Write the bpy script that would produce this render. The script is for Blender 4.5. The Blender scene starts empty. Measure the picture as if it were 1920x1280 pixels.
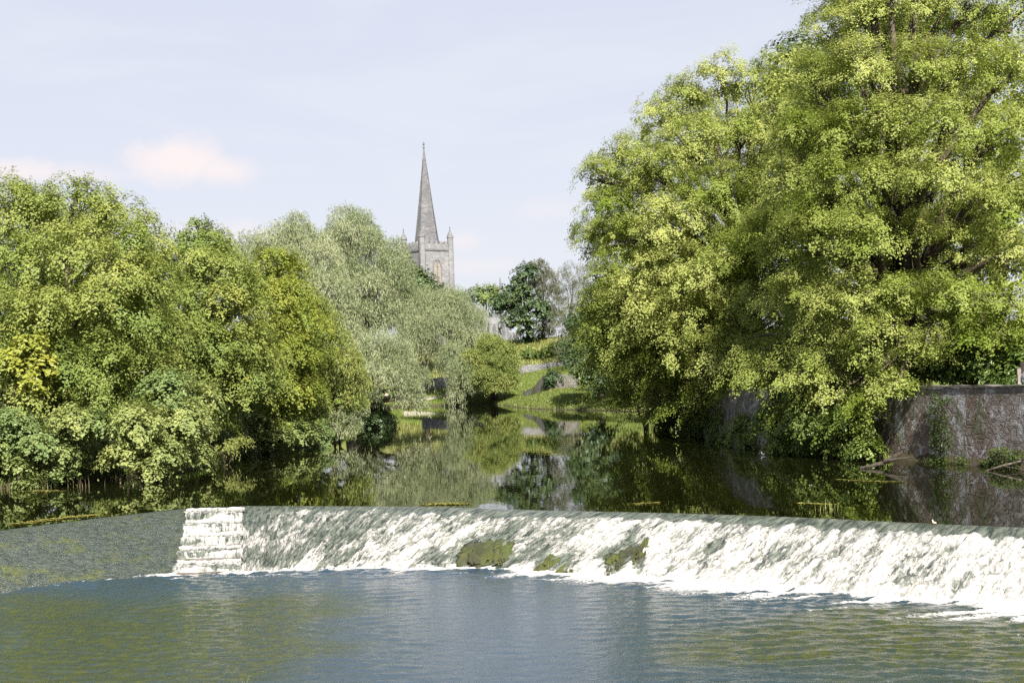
import bpy, bmesh, math
import numpy as np
from mathutils import Matrix, Vector

S = bpy.context.scene
COL = S.collection
R = math.radians
rng = np.random.default_rng(7)

# ------------------------------------------------------------------ camera
F = 2667.0                      # focal length in pixels of the 1920 wide frame
CAMP = np.array([0.0, 0.0, 4.0])
PITCH, ROLL = math.atan(65 / F), R(2.0)
_f = np.array([0, math.cos(PITCH), math.sin(PITCH)])
_u0 = np.array([0, -math.sin(PITCH), math.cos(PITCH)])
_r0 = np.array([1.0, 0, 0])
_u = _u0 * math.cos(ROLL) + _r0 * math.sin(ROLL)
_r = _r0 * math.cos(ROLL) - _u0 * math.sin(ROLL)
cam = bpy.data.cameras.new('camera')
cam.sensor_width = 36.0
cam.lens = F * 36.0 / 1920.0
cam.clip_start, cam.clip_end = 0.1, 5000
co = bpy.data.objects.new('camera', cam)
COL.objects.link(co)
co.matrix_world = Matrix(((_r[0], _u[0], -_f[0], CAMP[0]), (_r[1], _u[1], -_f[1], CAMP[1]), (_r[2], _u[2], -_f[2], CAMP[2]), (0, 0, 0, 1)))
S.camera = co


def P(px, py, d):
    """world point seen at that pixel of the photograph, d metres ahead of the bridge"""
    ray = _f + (px - 960) / F * _r + (640 - py) / F * _u
    return CAMP + ray * (d / ray[1])


# ------------------------------------------------------------------ sky, sun, exposure
SUN_AZ, SUN_EL = R(10), R(42)            # azimuth measured to the right of straight behind the camera
W = bpy.data.worlds.new('World')
S.world = W
W.use_nodes = True
nt = W.node_tree
nt.nodes.clear()


def N(t, kind, **kw):
    n = t.nodes.new(kind)
    for k, v in kw.items():
        setattr(n, k, v)
    return n


def setin(t, n, key, v):
    if isinstance(v, bpy.types.NodeSocket):
        t.links.new(v, n.inputs[key])
    elif v is not None:
        n.inputs[key].default_value = v


def math_(t, op, a, b=None, c=None, clamp=False):
    n = N(t, 'ShaderNodeMath', operation=op, use_clamp=clamp)
    for i, v in enumerate((a, b, c)):
        setin(t, n, i, v)
    return n.outputs[0]


def maprange(t, v, a, b, c=0.0, d=1.0, smooth=True):
    n = N(t, 'ShaderNodeMapRange', interpolation_type='SMOOTHSTEP' if smooth else 'LINEAR')
    setin(t, n, 0, v)
    for i, x in zip((1, 2, 3, 4), (a, b, c, d)):
        setin(t, n, i, x)
    return n.outputs[0]


def mixc(t, fac, a, b, blend='MIX'):
    n = N(t, 'ShaderNodeMix', data_type='RGBA', blend_type=blend)
    setin(t, n, 0, fac)
    for k, v in ((6, a), (7, b)):
        if isinstance(v, (tuple, list)):
            v = tuple(v) + ((1,) if len(v) == 3 else ())
        setin(t, n, k, v)
    return n.outputs[2]


def noise(t, vec, scale, detail=4.0, rough=0.55, dist=0.0):
    n = N(t, 'ShaderNodeTexNoise')
    setin(t, n, 'Vector', vec)
    n.inputs['Scale'].default_value = scale
    n.inputs['Detail'].default_value = detail
    n.inputs['Roughness'].default_value = rough
    n.inputs['Distortion'].default_value = dist
    return n.outputs['Fac']


def mapping(t, vec, scale=(1, 1, 1), rot=(0, 0, 0), loc=(0, 0, 0)):
    n = N(t, 'ShaderNodeMapping')
    setin(t, n, 0, vec)
    n.inputs['Scale'].default_value = scale
    n.inputs['Rotation'].default_value = rot
    n.inputs['Location'].default_value = loc
    return n.outputs[0]


sky = N(nt, 'ShaderNodeTexSky', sky_type='NISHITA', sun_disc=False)
sky.sun_elevation = SUN_EL
sky.sun_rotation = math.pi - SUN_AZ
sky.air_density, sky.dust_density, sky.ozone_density = 1.0, 1.6, 1.2
tc = N(nt, 'ShaderNodeTexCoord')
dirv = tc.outputs['Generated']
sep = N(nt, 'ShaderNodeSeparateXYZ')
nt.links.new(dirv, sep.inputs[0])
az = math_(nt, 'ARCTAN2', sep.outputs[0], sep.outputs[1])
el = math_(nt, 'ARCSINE', sep.outputs[2])
wob = math_(nt, 'SUBTRACT', noise(nt, dirv, 26, 5, 0.6), 0.5)
wob2 = math_(nt, 'SUBTRACT', noise(nt, dirv, 60, 4, 0.6), 0.5)


def cloud(px, py, wx, wy, soft=0.8, amt=1.0):
    """soft cumulus puff round a fixed direction of the sky"""
    v = P(px, py, 1000.0) - CAMP
    a0 = math.atan2(v[0], v[1])
    e0 = math.asin(v[2] / np.linalg.norm(v))
    dx = math_(nt, 'DIVIDE', math_(nt, 'SUBTRACT', az, a0), wx / F)
    dy = math_(nt, 'DIVIDE', math_(nt, 'SUBTRACT', el, e0), wy / F)
    d = math_(nt, 'SQRT', math_(nt, 'ADD', math_(nt, 'MULTIPLY', dx, dx), math_(nt, 'MULTIPLY', dy, dy)))
    d = math_(nt, 'ADD', d, math_(nt, 'MULTIPLY', wob, 1.5))
    d = math_(nt, 'ADD', d, math_(nt, 'MULTIPLY', wob2, 0.7))
    return maprange(nt, d, 1.0 + soft * 0.35, 1.0 - soft * 0.8, 0.0, amt)


cm = None
for c in ((335, 300, 92, 44, .9, .8), (415, 318, 80, 30, 1.1, .7), (60, 325, 130, 26, 1.1, .7), (860, 452, 50, 20, 1.2, .4), (880, 500, 130, 18, 1.4, .3), (1025, 395, 60, 22, 1.4, .25), (400, 440, 220, 24, 1.4, .45)):
    m = cloud(*c)
    cm = m if cm is None else math_(nt, 'MAXIMUM', cm, m)
wisps = maprange(nt, noise(nt, mapping(nt, dirv, (3, 3, 14)), 1.6, 5, 0.55, 0.6), 0.42, 0.72, 0.0, 0.3)
haze_low = maprange(nt, el, R(13), R(0.5), 0.0, 0.4)
SKYS = 0.055
base_sky = mixc(nt, maprange(nt, el, R(13), R(26), 0.85, 0.35), sky.outputs[0], (4.85, 4.95, 5.6))
col = mixc(nt, math_(nt, 'MAXIMUM', wisps, haze_low), base_sky, (5.5, 5.65, 6.0))
col = mixc(nt, cm, col, (6.5, 5.75, 5.6))
bg = N(nt, 'ShaderNodeBackground')
nt.links.new(col, bg.inputs[0])
bg.inputs[1].default_value = SKYS
wo = N(nt, 'ShaderNodeOutputWorld')
nt.links.new(bg.outputs[0], wo.inputs[0])

sl = bpy.data.lights.new('sun', 'SUN')
sl.energy = 5.0
sl.angle = R(0.5)
sl.color = (1.0, 0.93, 0.82)
so = bpy.data.objects.new('sun', sl)
COL.objects.link(so)
_s = Vector((math.sin(SUN_AZ) * math.cos(SUN_EL), -math.cos(SUN_AZ) * math.cos(SUN_EL), math.sin(SUN_EL)))
so.rotation_euler = _s.to_track_quat('Z', 'Y').to_euler()
so.location = (60, -60, 80)
S.view_settings.view_transform = 'Standard'
S.view_settings.look = 'None'
S.view_settings.gamma = 1.0
S.view_settings.exposure = 1.55
S.cycles.max_bounces = 6
S.cycles.transparent_max_bounces = 4
S.cycles.use_denoising = False      # the grain suits the film photograph
S.cycles.sample_clamp_direct = 2.5
S.cycles.sample_clamp_indirect = 1.5


# ------------------------------------------------------------------ helpers
def tag(o, label=None, cat=None, group=None, kind=None):
    for k, v in (('label', label), ('category', cat), ('group', group), ('kind', kind)):
        if v:
            o[k] = v
    return o


def empty(name, loc, label, cat, group=None):
    o = bpy.data.objects.new(name, None)
    o.empty_display_size = 0.5
    o.location = [float(x) for x in loc]
    COL.objects.link(o)
    return tag(o, label, cat, group)


def mesh_np(name, v, q, mat, parent=None, org=None, smooth=False, attrs=None, flats=None):
    """v (n,3) world points, q (m,4) or (m,3) faces; origin moved to org (the parent's base)"""
    v = np.asarray(v, dtype=np.float32).reshape(-1, 3)
    q = np.asarray(q, dtype=np.int32)
    if org is not None:
        v = v - np.asarray(org, dtype=np.float32)
    me = bpy.data.meshes.new(name)
    k = q.shape[1]
    me.vertices.add(len(v))
    me.vertices.foreach_set('co', v.ravel())
    me.loops.add(q.size)
    me.loops.foreach_set('vertex_index', q.ravel())
    me.polygons.add(len(q))
    me.polygons.foreach_set('loop_start', np.arange(0, q.size, k, dtype=np.int32))
    me.polygons.foreach_set('use_smooth', np.full(len(q), smooth, dtype=bool))
    for an, (ty, arr) in (attrs or {}).items():
        a = me.attributes.new(an, ty, 'POINT')
        a.data.foreach_set('color' if ty == 'FLOAT_COLOR' else 'value', np.asarray(arr, dtype=np.float32).ravel())
    me.update(calc_edges=True)
    me.materials.append(mat)
    o = bpy.data.objects.new(name, me)
    COL.objects.link(o)
    if parent is not None:
        o.parent = parent
    elif org is not None:
        o.location = [float(x) for x in org]
    return o


class MB:
    """collects boxes, tubes and prisms of one part"""

    def __init__(s):
        s.v, s.f, s.n = [], [], 0

    def add(s, v, f):
        s.v.extend([tuple(map(float, p)) for p in v])
        s.f.extend([tuple(i + s.n for i in q) for q in f])
        s.n += len(v)

    def box(s, x0, x1, y0, y1, z0, z1, rot=0.0, piv=(0, 0)):
        v = [(x, y, z) for z in (z0, z1) for y in (y0, y1) for x in (x0, x1)]
        if rot:
            c, d = math.cos(rot), math.sin(rot)
            v = [(piv[0] + (x - piv[0]) * c - (y - piv[1]) * d, piv[1] + (x - piv[0]) * d + (y - piv[1]) * c, z) for x, y, z in v]
        s.add(v, [(0, 2, 3, 1), (4, 5, 7, 6), (0, 1, 5, 4), (2, 6, 7, 3), (0, 4, 6, 2), (1, 3, 7, 5)])

    def rings(s, rings, cap=True):
        k = len(rings[0])
        v = [p for r in rings for p in r]
        f = []
        for i in range(len(rings) - 1):
            for j in range(k):
                a, b = i * k + j, i * k + (j + 1) % k
                f.append((a, b, b + k, a + k))
        if cap:
            f.append(tuple(range(k - 1, -1, -1)))
            f.append(tuple(range((len(rings) - 1) * k, len(rings) * k)))
        s.add(v, f)

    def tube(s, pts, rad, sides=7):
        pts = [np.asarray(p, float) for p in pts]
        rr = []
        for i, p in enumerate(pts):
            t = pts[min(i + 1, len(pts) - 1)] - pts[max(i - 1, 0)]
            t = t / (np.linalg.norm(t) + 1e-9)
            a = np.cross(t, (0.31, 0.9, 0.2))
            a /= np.linalg.norm(a) + 1e-9
            b = np.cross(t, a)
            rr.append([p + rad[i] * (a * math.cos(2 * math.pi * j / sides) + b * math.sin(2 * math.pi * j / sides)) for j in range(sides)])
        s.rings(rr)

    def lathe(s, c, prof, sides=8, rot=0.0):
        s.rings([[(c[0] + r * math.cos(rot + 2 * math.pi * j / sides), c[1] + r * math.sin(rot + 2 * math.pi * j / sides), z) for j in range(sides)] for r, z in prof])

    def build(s, name, mat, parent=None, org=None, smooth=False):
        me = bpy.data.meshes.new(name)
        v = s.v if org is None else [tuple(a - b for a, b in zip(p, org)) for p in s.v]
        me.from_pydata([tuple(map(float, p)) for p in v], [], s.f)
        if smooth:
            me.polygons.foreach_set('use_smooth', np.ones(len(me.polygons), dtype=bool))
        me.materials.append(mat)
        me.update()
        o = bpy.data.objects.new(name, me)
        COL.objects.link(o)
        if parent is not None:
            o.parent = parent
        elif org is not None:
            o.location = [float(x) for x in org]
        return o


def hash2(i, j, seed):
    n = (i * 374761393 + j * 668265263 + seed * 1442695041) & 0xFFFFFFFF
    n = ((n ^ (n >> 13)) * 1274126177) & 0xFFFFFFFF
    return ((n ^ (n >> 16)) & 0xFFFF) / 65535.0


def vnoise(x, y, seed=0):
    xi, yi = np.floor(x).astype(np.int64), np.floor(y).astype(np.int64)
    fx, fy = x - xi, y - yi
    fx, fy = fx * fx * (3 - 2 * fx), fy * fy * (3 - 2 * fy)
    a, b = hash2(xi, yi, seed), hash2(xi + 1, yi, seed)
    c, d = hash2(xi, yi + 1, seed), hash2(xi + 1, yi + 1, seed)
    return (a * (1 - fx) + b * fx) * (1 - fy) + (c * (1 - fx) + d * fx) * fy


def fbm(x, y, seed=0, oct=4, gain=0.5):
    s, a, t = 0, 1.0, 0
    for o in range(oct):
        s = s + a * vnoise(x * 2 ** o + 17.3 * o, y * 2 ** o + 9.1 * o, seed + o)
        t += a
        a *= gain
    return s / t


def sstep(x, a, b):
    t = np.clip((x - a) / (b - a), 0, 1)
    return t * t * (3 - 2 * t)


# ------------------------------------------------------------------ materials
def new_mat(name):
    m = bpy.data.materials.new(name)
    m.use_nodes = True
    t = m.node_tree
    t.nodes.clear()
    out = N(t, 'ShaderNodeOutputMaterial')
    return m, t, out


def attr(t, name):
    n = N(t, 'ShaderNodeAttribute', attribute_name=name)
    return n


def pbsdf(t, out, color, rough=0.8, bump=None, bump_s=0.3, bump_d=0.05, spec=0.4, **kw):
    b = N(t, 'ShaderNodeBsdfPrincipled')
    if isinstance(color, (tuple, list)):
        color = tuple(color) + (1,)
    setin(t, b, 'Base Color', color)
    setin(t, b, 'Roughness', rough)
    b.inputs['Specular IOR Level'].default_value = spec
    for k, v in kw.items():
        setin(t, b, k, v)
    if bump is not None:
        n = N(t, 'ShaderNodeBump')
        n.inputs['Strength'].default_value = bump_s
        n.inputs['Distance'].default_value = bump_d
        t.links.new(bump, n.inputs['Height'])
        t.links.new(n.outputs[0], b.inputs['Normal'])
    t.links.new(b.outputs[0], out.inputs[0])
    return b


def geo_pos(t):
    return N(t, 'ShaderNodeNewGeometry').outputs['Position']


def leaf_mat(name, green, yellow, transl=0.35, gloss=0.06):
    m, t, out = new_mat(name)
    a = attr(t, 'tint')
    sp = N(t, 'ShaderNodeSeparateColor')
    t.links.new(a.outputs['Color'], sp.inputs[0])
    c = mixc(t, sp.outputs[0], green, yellow)
    v = math_(t, 'ADD', math_(t, 'MULTIPLY', sp.outputs[1], 0.26), 0.87)
    hs = N(t, 'ShaderNodeHueSaturation')
    t.links.new(c, hs.inputs['Color'])
    t.links.new(v, hs.inputs['Value'])
    d = N(t, 'ShaderNodeBsdfDiffuse')
    t.links.new(hs.outputs[0], d.inputs[0])
    tr = N(t, 'ShaderNodeBsdfTranslucent')
    tcx = mixc(t, 0.5, hs.outputs[0], (0.16, 0.20, 0.02))
    t.links.new(tcx, tr.inputs[0])
    mx = N(t, 'ShaderNodeMixShader')
    mx.inputs[0].default_value = transl
    t.links.new(d.outputs[0], mx.inputs[1])
    t.links.new(tr.outputs[0], mx.inputs[2])
    g = N(t, 'ShaderNodeBsdfGlossy')
    g.inputs['Roughness'].default_value = 0.42
    g.inputs['Color'].default_value = (0.9, 0.95, 0.9, 1)
    m2 = N(t, 'ShaderNodeMixShader')
    m2.inputs[0].default_value = gloss
    t.links.new(mx.outputs[0], m2.inputs[1])
    t.links.new(g.outputs[0], m2.inputs[2])
    t.links.new(m2.outputs[0], out.inputs[0])
    return m


def simple_mat(name, c1, c2, scale, rough=0.85, bump_s=0.4, bump_d=0.05, spec=0.3):
    m, t, out = new_mat(name)
    p = geo_pos(t)
    n = noise(t, p, scale, 6, 0.62)
    pbsdf(t, out, mixc(t, maprange(t, n, 0.35, 0.65), c1, c2), rough, n, bump_s, bump_d, spec)
    return m


M = {}
M['lime'] = leaf_mat('lime_leaves', (0.155, 0.22, 0.026), (0.41, 0.445, 0.14), 0.5, 0.012)
M['sycamore'] = leaf_mat('sycamore_leaves', (0.16, 0.225, 0.055), (0.35, 0.37, 0.10), 0.46, 0.012)
M['bluegreen'] = leaf_mat('shrub_leaves', (0.155, 0.22, 0.08), (0.28, 0.315, 0.105), 0.42, 0.012)
M['yellowgreen'] = leaf_mat('yellow_green_leaves', (0.145, 0.21, 0.04), (0.33, 0.335, 0.06), 0.44, 0.012)
M['willow'] = leaf_mat('willow_leaves', (0.165, 0.205, 0.105), (0.32, 0.345, 0.205), 0.42, 0.012)
M['bush'] = leaf_mat('bush_willow_leaves', (0.145, 0.195, 0.05), (0.27, 0.295, 0.09), 0.46, 0.012)
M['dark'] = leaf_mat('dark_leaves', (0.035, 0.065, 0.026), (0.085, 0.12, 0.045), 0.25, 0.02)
M['grey'] = leaf_mat('grey_twigs', (0.07, 0.076, 0.05), (0.12, 0.122, 0.088), 0.15, 0.03)
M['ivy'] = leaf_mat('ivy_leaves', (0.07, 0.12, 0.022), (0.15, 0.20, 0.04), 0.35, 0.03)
M['lawn'] = leaf_mat('grass_blades', (0.07, 0.11, 0.02), (0.165, 0.19, 0.05), 0.3, 0.02)
M['wallivy'] = leaf_mat('wall_ivy_leaves', (0.03, 0.055, 0.014), (0.08, 0.11, 0.025), 0.25, 0.02)
M['reed'] = leaf_mat('reed_blades', (0.12, 0.17, 0.03), (0.36, 0.33, 0.12), 0.3, 0.05)
M['deadstem'] = leaf_mat('dead_stems', (0.10, 0.07, 0.045), (0.26, 0.22, 0.13), 0.1, 0.03)
M['bark'] = simple_mat('bark', (0.035, 0.028, 0.02), (0.085, 0.07, 0.05), 6)
M['greybark'] = simple_mat('grey_bark', (0.06, 0.055, 0.045), (0.13, 0.12, 0.1), 6)
M['wetwood'] = simple_mat('wet_wood', (0.018, 0.015, 0.011), (0.055, 0.046, 0.035), 8)
M['driftwood'] = simple_mat('driftwood', (0.04, 0.033, 0.025), (0.11, 0.095, 0.075), 8)


def ground_mat():
    m, t, out = new_mat('grass_ground')
    p = geo_pos(t)
    n1 = noise(t, p, 0.09, 4)
    n2 = noise(t, p, 1.7, 6, 0.7)
    dry = attr(t, 'dry').outputs['Fac']
    c = mixc(t, n2, (0.05, 0.085, 0.014), (0.13, 0.165, 0.03))
    d = mixc(t, noise(t, p, 0.8, 5, 0.65), (0.10, 0.12, 0.03), (0.24, 0.21, 0.08))
    f = maprange(t, math_(t, 'ADD', dry, math_(t, 'MULTIPLY', math_(t, 'SUBTRACT', n1, 0.5), 1.4)), 0.25, 0.85)
    c = mixc(t, f, c, d)
    mud_shade = attr(t, 'mud_shade').outputs['Fac']
    c = mixc(t, mud_shade, c, (0.045, 0.038, 0.025))
    pbsdf(t, out, c, 0.95, n2, 0.6, 0.15, 0.15)
    return m


M['ground'] = ground_mat()


def stone_mat(name, dark, light, stain, course=0.35, length=0.8, mortar=0.5, moss=0.0, lichen=0.0, scale=1.0):
    """coursed or rubble masonry with lichen and moss"""
    m, t, out = new_mat(name)
    p = geo_pos(t)
    n1 = noise(t, p, 0.55 * scale, 6, 0.65)
    n2 = noise(t, p, 3.5 * scale, 6, 0.7)
    v = N(t, 'ShaderNodeTexVoronoi', feature='F1')
    t.links.new(mapping(t, p, (1 / length, 1 / length, 1 / course)), v.inputs['Vector'])
    v.inputs['Scale'].default_value = 1.0
    e = N(t, 'ShaderNodeTexVoronoi', feature='DISTANCE_TO_EDGE')
    t.links.new(mapping(t, p, (1 / length, 1 / length, 1 / course)), e.inputs['Vector'])
    e.inputs['Scale'].default_value = 1.0
    sc = N(t, 'ShaderNodeSeparateColor')
    t.links.new(v.outputs['Color'], sc.inputs[0])
    c = mixc(t, math_(t, 'ADD', math_(t, 'MULTIPLY', sc.outputs[0], 0.5), math_(t, 'MULTIPLY', n2, 0.5)), dark, light)
    c = mixc(t, math_(t, 'MULTIPLY', maprange(t, n1, 0.42, 0.62), 0.7), c, stain)
    joint = maprange(t, e.outputs['Distance'], 0.0, 0.09, 1.0, 0.0)
    c = mixc(t, math_(t, 'MULTIPLY', joint, mortar), c, tuple(x * 0.45 for x in dark))
    if lichen:
        ln = maprange(t, noise(t, p, 1.7 * scale, 7, 0.74, 0.4), 0.50, 0.60)
        c = mixc(t, math_(t, 'MULTIPLY', ln, lichen), c, (0.34, 0.345, 0.35))
    if moss:
        mn = maprange(t, noise(t, mapping(t, p, (1, 1, 0.45)), 0.9 * scale, 6, 0.7), 0.5, 0.62)
        c = mixc(t, math_(t, 'MULTIPLY', mn, moss), c, (0.06, 0.085, 0.02))
    h = math_(t, 'SUBTRACT', n2, math_(t, 'MULTIPLY', joint, 0.9 * mortar))
    pbsdf(t, out, c, 0.9, h, 0.7, 0.08, 0.2)
    return m


M['riverwall'] = stone_mat('river_wall_stone', (0.095, 0.082, 0.072), (0.29, 0.26, 0.24), (0.125, 0.085, 0.066), 0.2, 0.38, 0.45, 0.45, 0.95)
M['hillwall'] = stone_mat('field_wall_stone', (0.09, 0.09, 0.095), (0.2, 0.2, 0.205), (0.14, 0.14, 0.145), 0.35, 0.6, 0.5, 0.15, 0.2)
M['ruin'] = stone_mat('ruin_stone', (0.07, 0.065, 0.06), (0.2, 0.185, 0.17), (0.12, 0.10, 0.09), 0.25, 0.5, 0.4, 0.8, 0.2)
M['ashlar'] = stone_mat('church_ashlar', (0.125, 0.128, 0.138), (0.225, 0.226, 0.238), (0.15, 0.152, 0.163), 0.45, 1.1, 0.35, 0.0, 0.25, 0.6)
M['spire'] = stone_mat('spire_stone', (0.078, 0.08, 0.089), (0.14, 0.141, 0.153), (0.095, 0.096, 0.106), 0.5, 1.2, 0.35, 0.0, 0.18, 0.6)
M['trim'] = simple_mat('stone_trim', (0.085, 0.087, 0.094), (0.15, 0.151, 0.158), 2)
M['slate'] = simple_mat('slate', (0.07, 0.075, 0.085), (0.13, 0.135, 0.15), 1.2)
M['louvre'] = simple_mat('louvre_wood', (0.14, 0.125, 0.11), (0.26, 0.24, 0.21), 5)
M['path'] = simple_mat('gravel_path', (0.27, 0.245, 0.21), (0.36, 0.33, 0.29), 6)
M['palestone'] = simple_mat('pale_stone', (0.12, 0.135, 0.15), (0.21, 0.225, 0.24), 14)
M['concrete'] = simple_mat('concrete', (0.16, 0.16, 0.16), (0.28, 0.27, 0.26), 9)
M['white'] = simple_mat('white_paint', (0.30, 0.29, 0.27), (0.40, 0.39, 0.37), 20)
M['timber'] = simple_mat('weathered_timber', (0.12, 0.105, 0.09), (0.22, 0.2, 0.17), 9)
M['darktimber'] = simple_mat('dark_timber', (0.012, 0.01, 0.012), (0.03, 0.024, 0.022), 9)
M['skin'] = simple_mat('skin', (0.42, 0.26, 0.19), (0.48, 0.31, 0.23), 20)
M['pink'] = simple_mat('pale_pink_cloth', (0.62, 0.50, 0.46), (0.7, 0.58, 0.53), 15)
M['navy'] = simple_mat('dark_cloth', (0.03, 0.03, 0.04), (0.05, 0.05, 0.06), 15)
M['hair'] = simple_mat('brown_hair', (0.03, 0.02, 0.012), (0.06, 0.04, 0.025), 40)
M['buff'] = simple_mat('buff_feathers', (0.55, 0.40, 0.26), (0.68, 0.55, 0.40), 60)
M['wfeather'] = simple_mat('white_feathers', (0.7, 0.7, 0.64), (0.8, 0.8, 0.74), 60)
M['weed'] = leaf_mat('water_weed', (0.06, 0.07, 0.015), (0.17, 0.155, 0.04), 0.1, 0.03)


def river_mat():
    m, t, out = new_mat('still_river_water')
    p = geo_pos(t)
    a = noise(t, mapping(t, p, (1, 0.55, 1)), 1.1, 3, 0.5)
    b = noise(t, mapping(t, p, (1, 0.5, 1)), 5.0, 2, 0.5)
    h = math_(t, 'ADD', a, math_(t, 'MULTIPLY', b, 0.22))
    n1 = noise(t, p, 0.35, 4)
    c = mixc(t, n1, (0.0025, 0.0035, 0.001), (0.007, 0.008, 0.002))
    b_ = pbsdf(t, out, c, 0.012, h, 0.5, 0.004, 0.5, IOR=1.33)
    return m


def pool_mat():
    m, t, out = new_mat('rippled_pool_water')
    p = geo_pos(t)
    foam = attr(t, 'foam').outputs['Fac']
    weed = attr(t, 'weed').outputs['Fac']
    f1 = noise(t, mapping(t, p, (1, 1, 1), (0, 0, R(-35))), 7, 6, 0.7)
    f2 = noise(t, p, 22, 4, 0.7)
    c = mixc(t, noise(t, p, 0.5, 5, 0.6), (0.013, 0.027, 0.041), (0.023, 0.041, 0.057))  # blue of the reflected sky put into the water's base colour
    wn = maprange(t, noise(t, mapping(t, p, (1, 0.7, 1)), 5.0, 7, 0.78), 0.38, 0.64)
    wf = math_(t, 'MULTIPLY', weed, math_(t, 'ADD', 0.45, math_(t, 'MULTIPLY', wn, 0.55)))
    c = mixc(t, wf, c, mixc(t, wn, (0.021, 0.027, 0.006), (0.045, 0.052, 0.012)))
    fm = math_(t, 'ADD', foam, math_(t, 'MULTIPLY', math_(t, 'SUBTRACT', math_(t, 'ADD', math_(t, 'MULTIPLY', f1, 0.6), math_(t, 'MULTIPLY', f2, 0.4)), 0.5), 1.7))
    fm = maprange(t, fm, 0.42, 0.72)
    c = mixc(t, fm, c, (0.46, 0.45, 0.435))
    rough = math_(t, 'ADD', math_(t, 'MULTIPLY', fm, 0.6), 0.05)
    h = math_(t, 'ADD', noise(t, mapping(t, p, (1.0, 1.5, 1), (0, 0, R(8))), 8.0, 4, 0.6), math_(t, 'MULTIPLY', f2, 0.15))
    b_ = pbsdf(t, out, c, rough, h, 0.9, 0.013, 0.5, IOR=1.33)
    t.links.new(math_(t, 'SUBTRACT', 0.5, math_(t, 'MULTIPLY', wf, 0.36)), b_.inputs['Specular IOR Level'])
    return m


def cascade_mat():
    m, t, out = new_mat('falling_water')
    foam = attr(t, 'foam').outputs['Fac']
    flow = attr(t, 'flow').outputs['Color']          # (across, down) metres of the sheet
    f1 = noise(t, mapping(t, flow, (3.2, 1.1, 1)), 2.2, 6, 0.72, 0.4)
    f2 = noise(t, mapping(t, flow, (9, 4, 1)), 2.0, 5, 0.75)
    f3 = noise(t, mapping(t, flow, (11, 5, 1)), 1.0, 6, 0.8, 0.5)
    fx = math_(t, 'SUBTRACT', math_(t, 'ADD', math_(t, 'MULTIPLY', f1, 0.45), math_(t, 'MULTIPLY', f3, 0.55)), 0.5)
    fm = maprange(t, math_(t, 'ADD', foam, math_(t, 'MULTIPLY', fx, 3.0)), 0.22, 0.78)
    gn = maprange(t, noise(t, mapping(t, flow, (7, 1.6, 1)), 1.0, 5, 0.7), 0.36, 0.64)
    c = mixc(t, gn, (0.018, 0.026, 0.022), (0.12, 0.135, 0.112))
    c = mixc(t, fm, c, mixc(t, maprange(t, math_(t, 'ADD', math_(t, 'MULTIPLY', f3, 0.6), math_(t, 'MULTIPLY', noise(t, mapping(t, flow, (2.2, 1.6, 1)), 1.6, 6, 0.75, 0.6), 0.4)), 0.36, 0.58), (0.17, 0.172, 0.17), (0.42, 0.405, 0.385)))
    rough = math_(t, 'ADD', math_(t, 'MULTIPLY', fm, 0.5), 0.14)
    h = math_(t, 'ADD', math_(t, 'MULTIPLY', f1, 0.6), math_(t, 'MULTIPLY', f2, 0.4))
    pbsdf(t, out, c, rough, h, 0.9, 0.10, 0.5, IOR=1.33)
    return m


def apron_mat():
    m, t, out = new_mat('wet_mossy_stone')
    p = geo_pos(t)
    n1 = noise(t, p, 1.4, 6, 0.75)
    n2 = noise(t, p, 5, 6, 0.75)
    c = mixc(t, maprange(t, n2, 0.3, 0.7), (0.014, 0.023, 0.019), (0.070, 0.086, 0.070))
    c = mixc(t, math_(t, 'MULTIPLY', maprange(t, n1, 0.50, 0.66), maprange(t, n2, 0.3, 0.55)), c, (0.075, 0.088, 0.018))
    sp = maprange(t, noise(t, p, 14, 5, 0.8), 0.61, 0.68)
    edge = attr(t, 'foam').outputs['Fac']
    c = mixc(t, math_(t, 'MULTIPLY', sp, math_(t, 'ADD', 0.35, edge, clamp=True)), c, (0.42, 0.42, 0.40))
    n3 = noise(t, p, 16, 4, 0.7)
    pbsdf(t, out, c, 0.30, math_(t, 'ADD', math_(t, 'ADD', n2, math_(t, 'MULTIPLY', n3, 0.5)), math_(t, 'MULTIPLY', n1, 0.6)), 1.0, 0.12, 0.5)
    return m


M['river'] = river_mat()
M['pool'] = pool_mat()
M['cascade'] = cascade_mat()
M['apron'] = apron_mat()
M['mossrock'] = stone_mat('mossy_rock', (0.016, 0.018, 0.012), (0.055, 0.056, 0.034), (0.055, 0.066, 0.012), 0.3, 0.4, 0.0, 0.5, 0.0, 2.0)

# ------------------------------------------------------------------ river outline and terrain
RIVER = np.array([(-24, -30), (-24, 31), (-24, 44), (-22.5, 58), (-21.5, 61), (-16.5, 66), (-15.3, 72), (-15.8, 86), (-12, 94), (-12.5, 110),
                  (-13.5, 140), (-17, 155), (-30, 168), (-60, 180), (-220, 195), (-220, 222), (-60, 214), (-12, 209), (-3.2, 208.5), (-1.8, 200), (-0.2, 184), (2.2, 170), (6, 160), (9.4, 151),
                  (12.8, 142), (12.5, 120), (11.4, 101), (11.9, 72), (18.4, 51), (22, 40), (27, 24), (32, 8), (36, -30)], float)


def river_dist(x, y):
    """signed distance to the waterline, negative in the river"""
    n = len(RIVER)
    best = np.full(x.shape, 1e9)
    inside = np.zeros(x.shape, bool)
    for i in range(n):
        ax, ay = RIVER[i]
        bx, by = RIVER[(i + 1) % n]
        ex, ey = bx - ax, by - ay
        tt = np.clip(((x - ax) * ex + (y - ay) * ey) / (ex * ex + ey * ey), 0, 1)
        best = np.minimum(best, np.hypot(x - ax - tt * ex, y - ay - tt * ey))
        if ay != by:
            c = ((ay > y) != (by > y)) & (x < ex * (y - ay) / ey + ax)
            inside ^= c
    return np.where(inside, -best, best)


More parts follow.
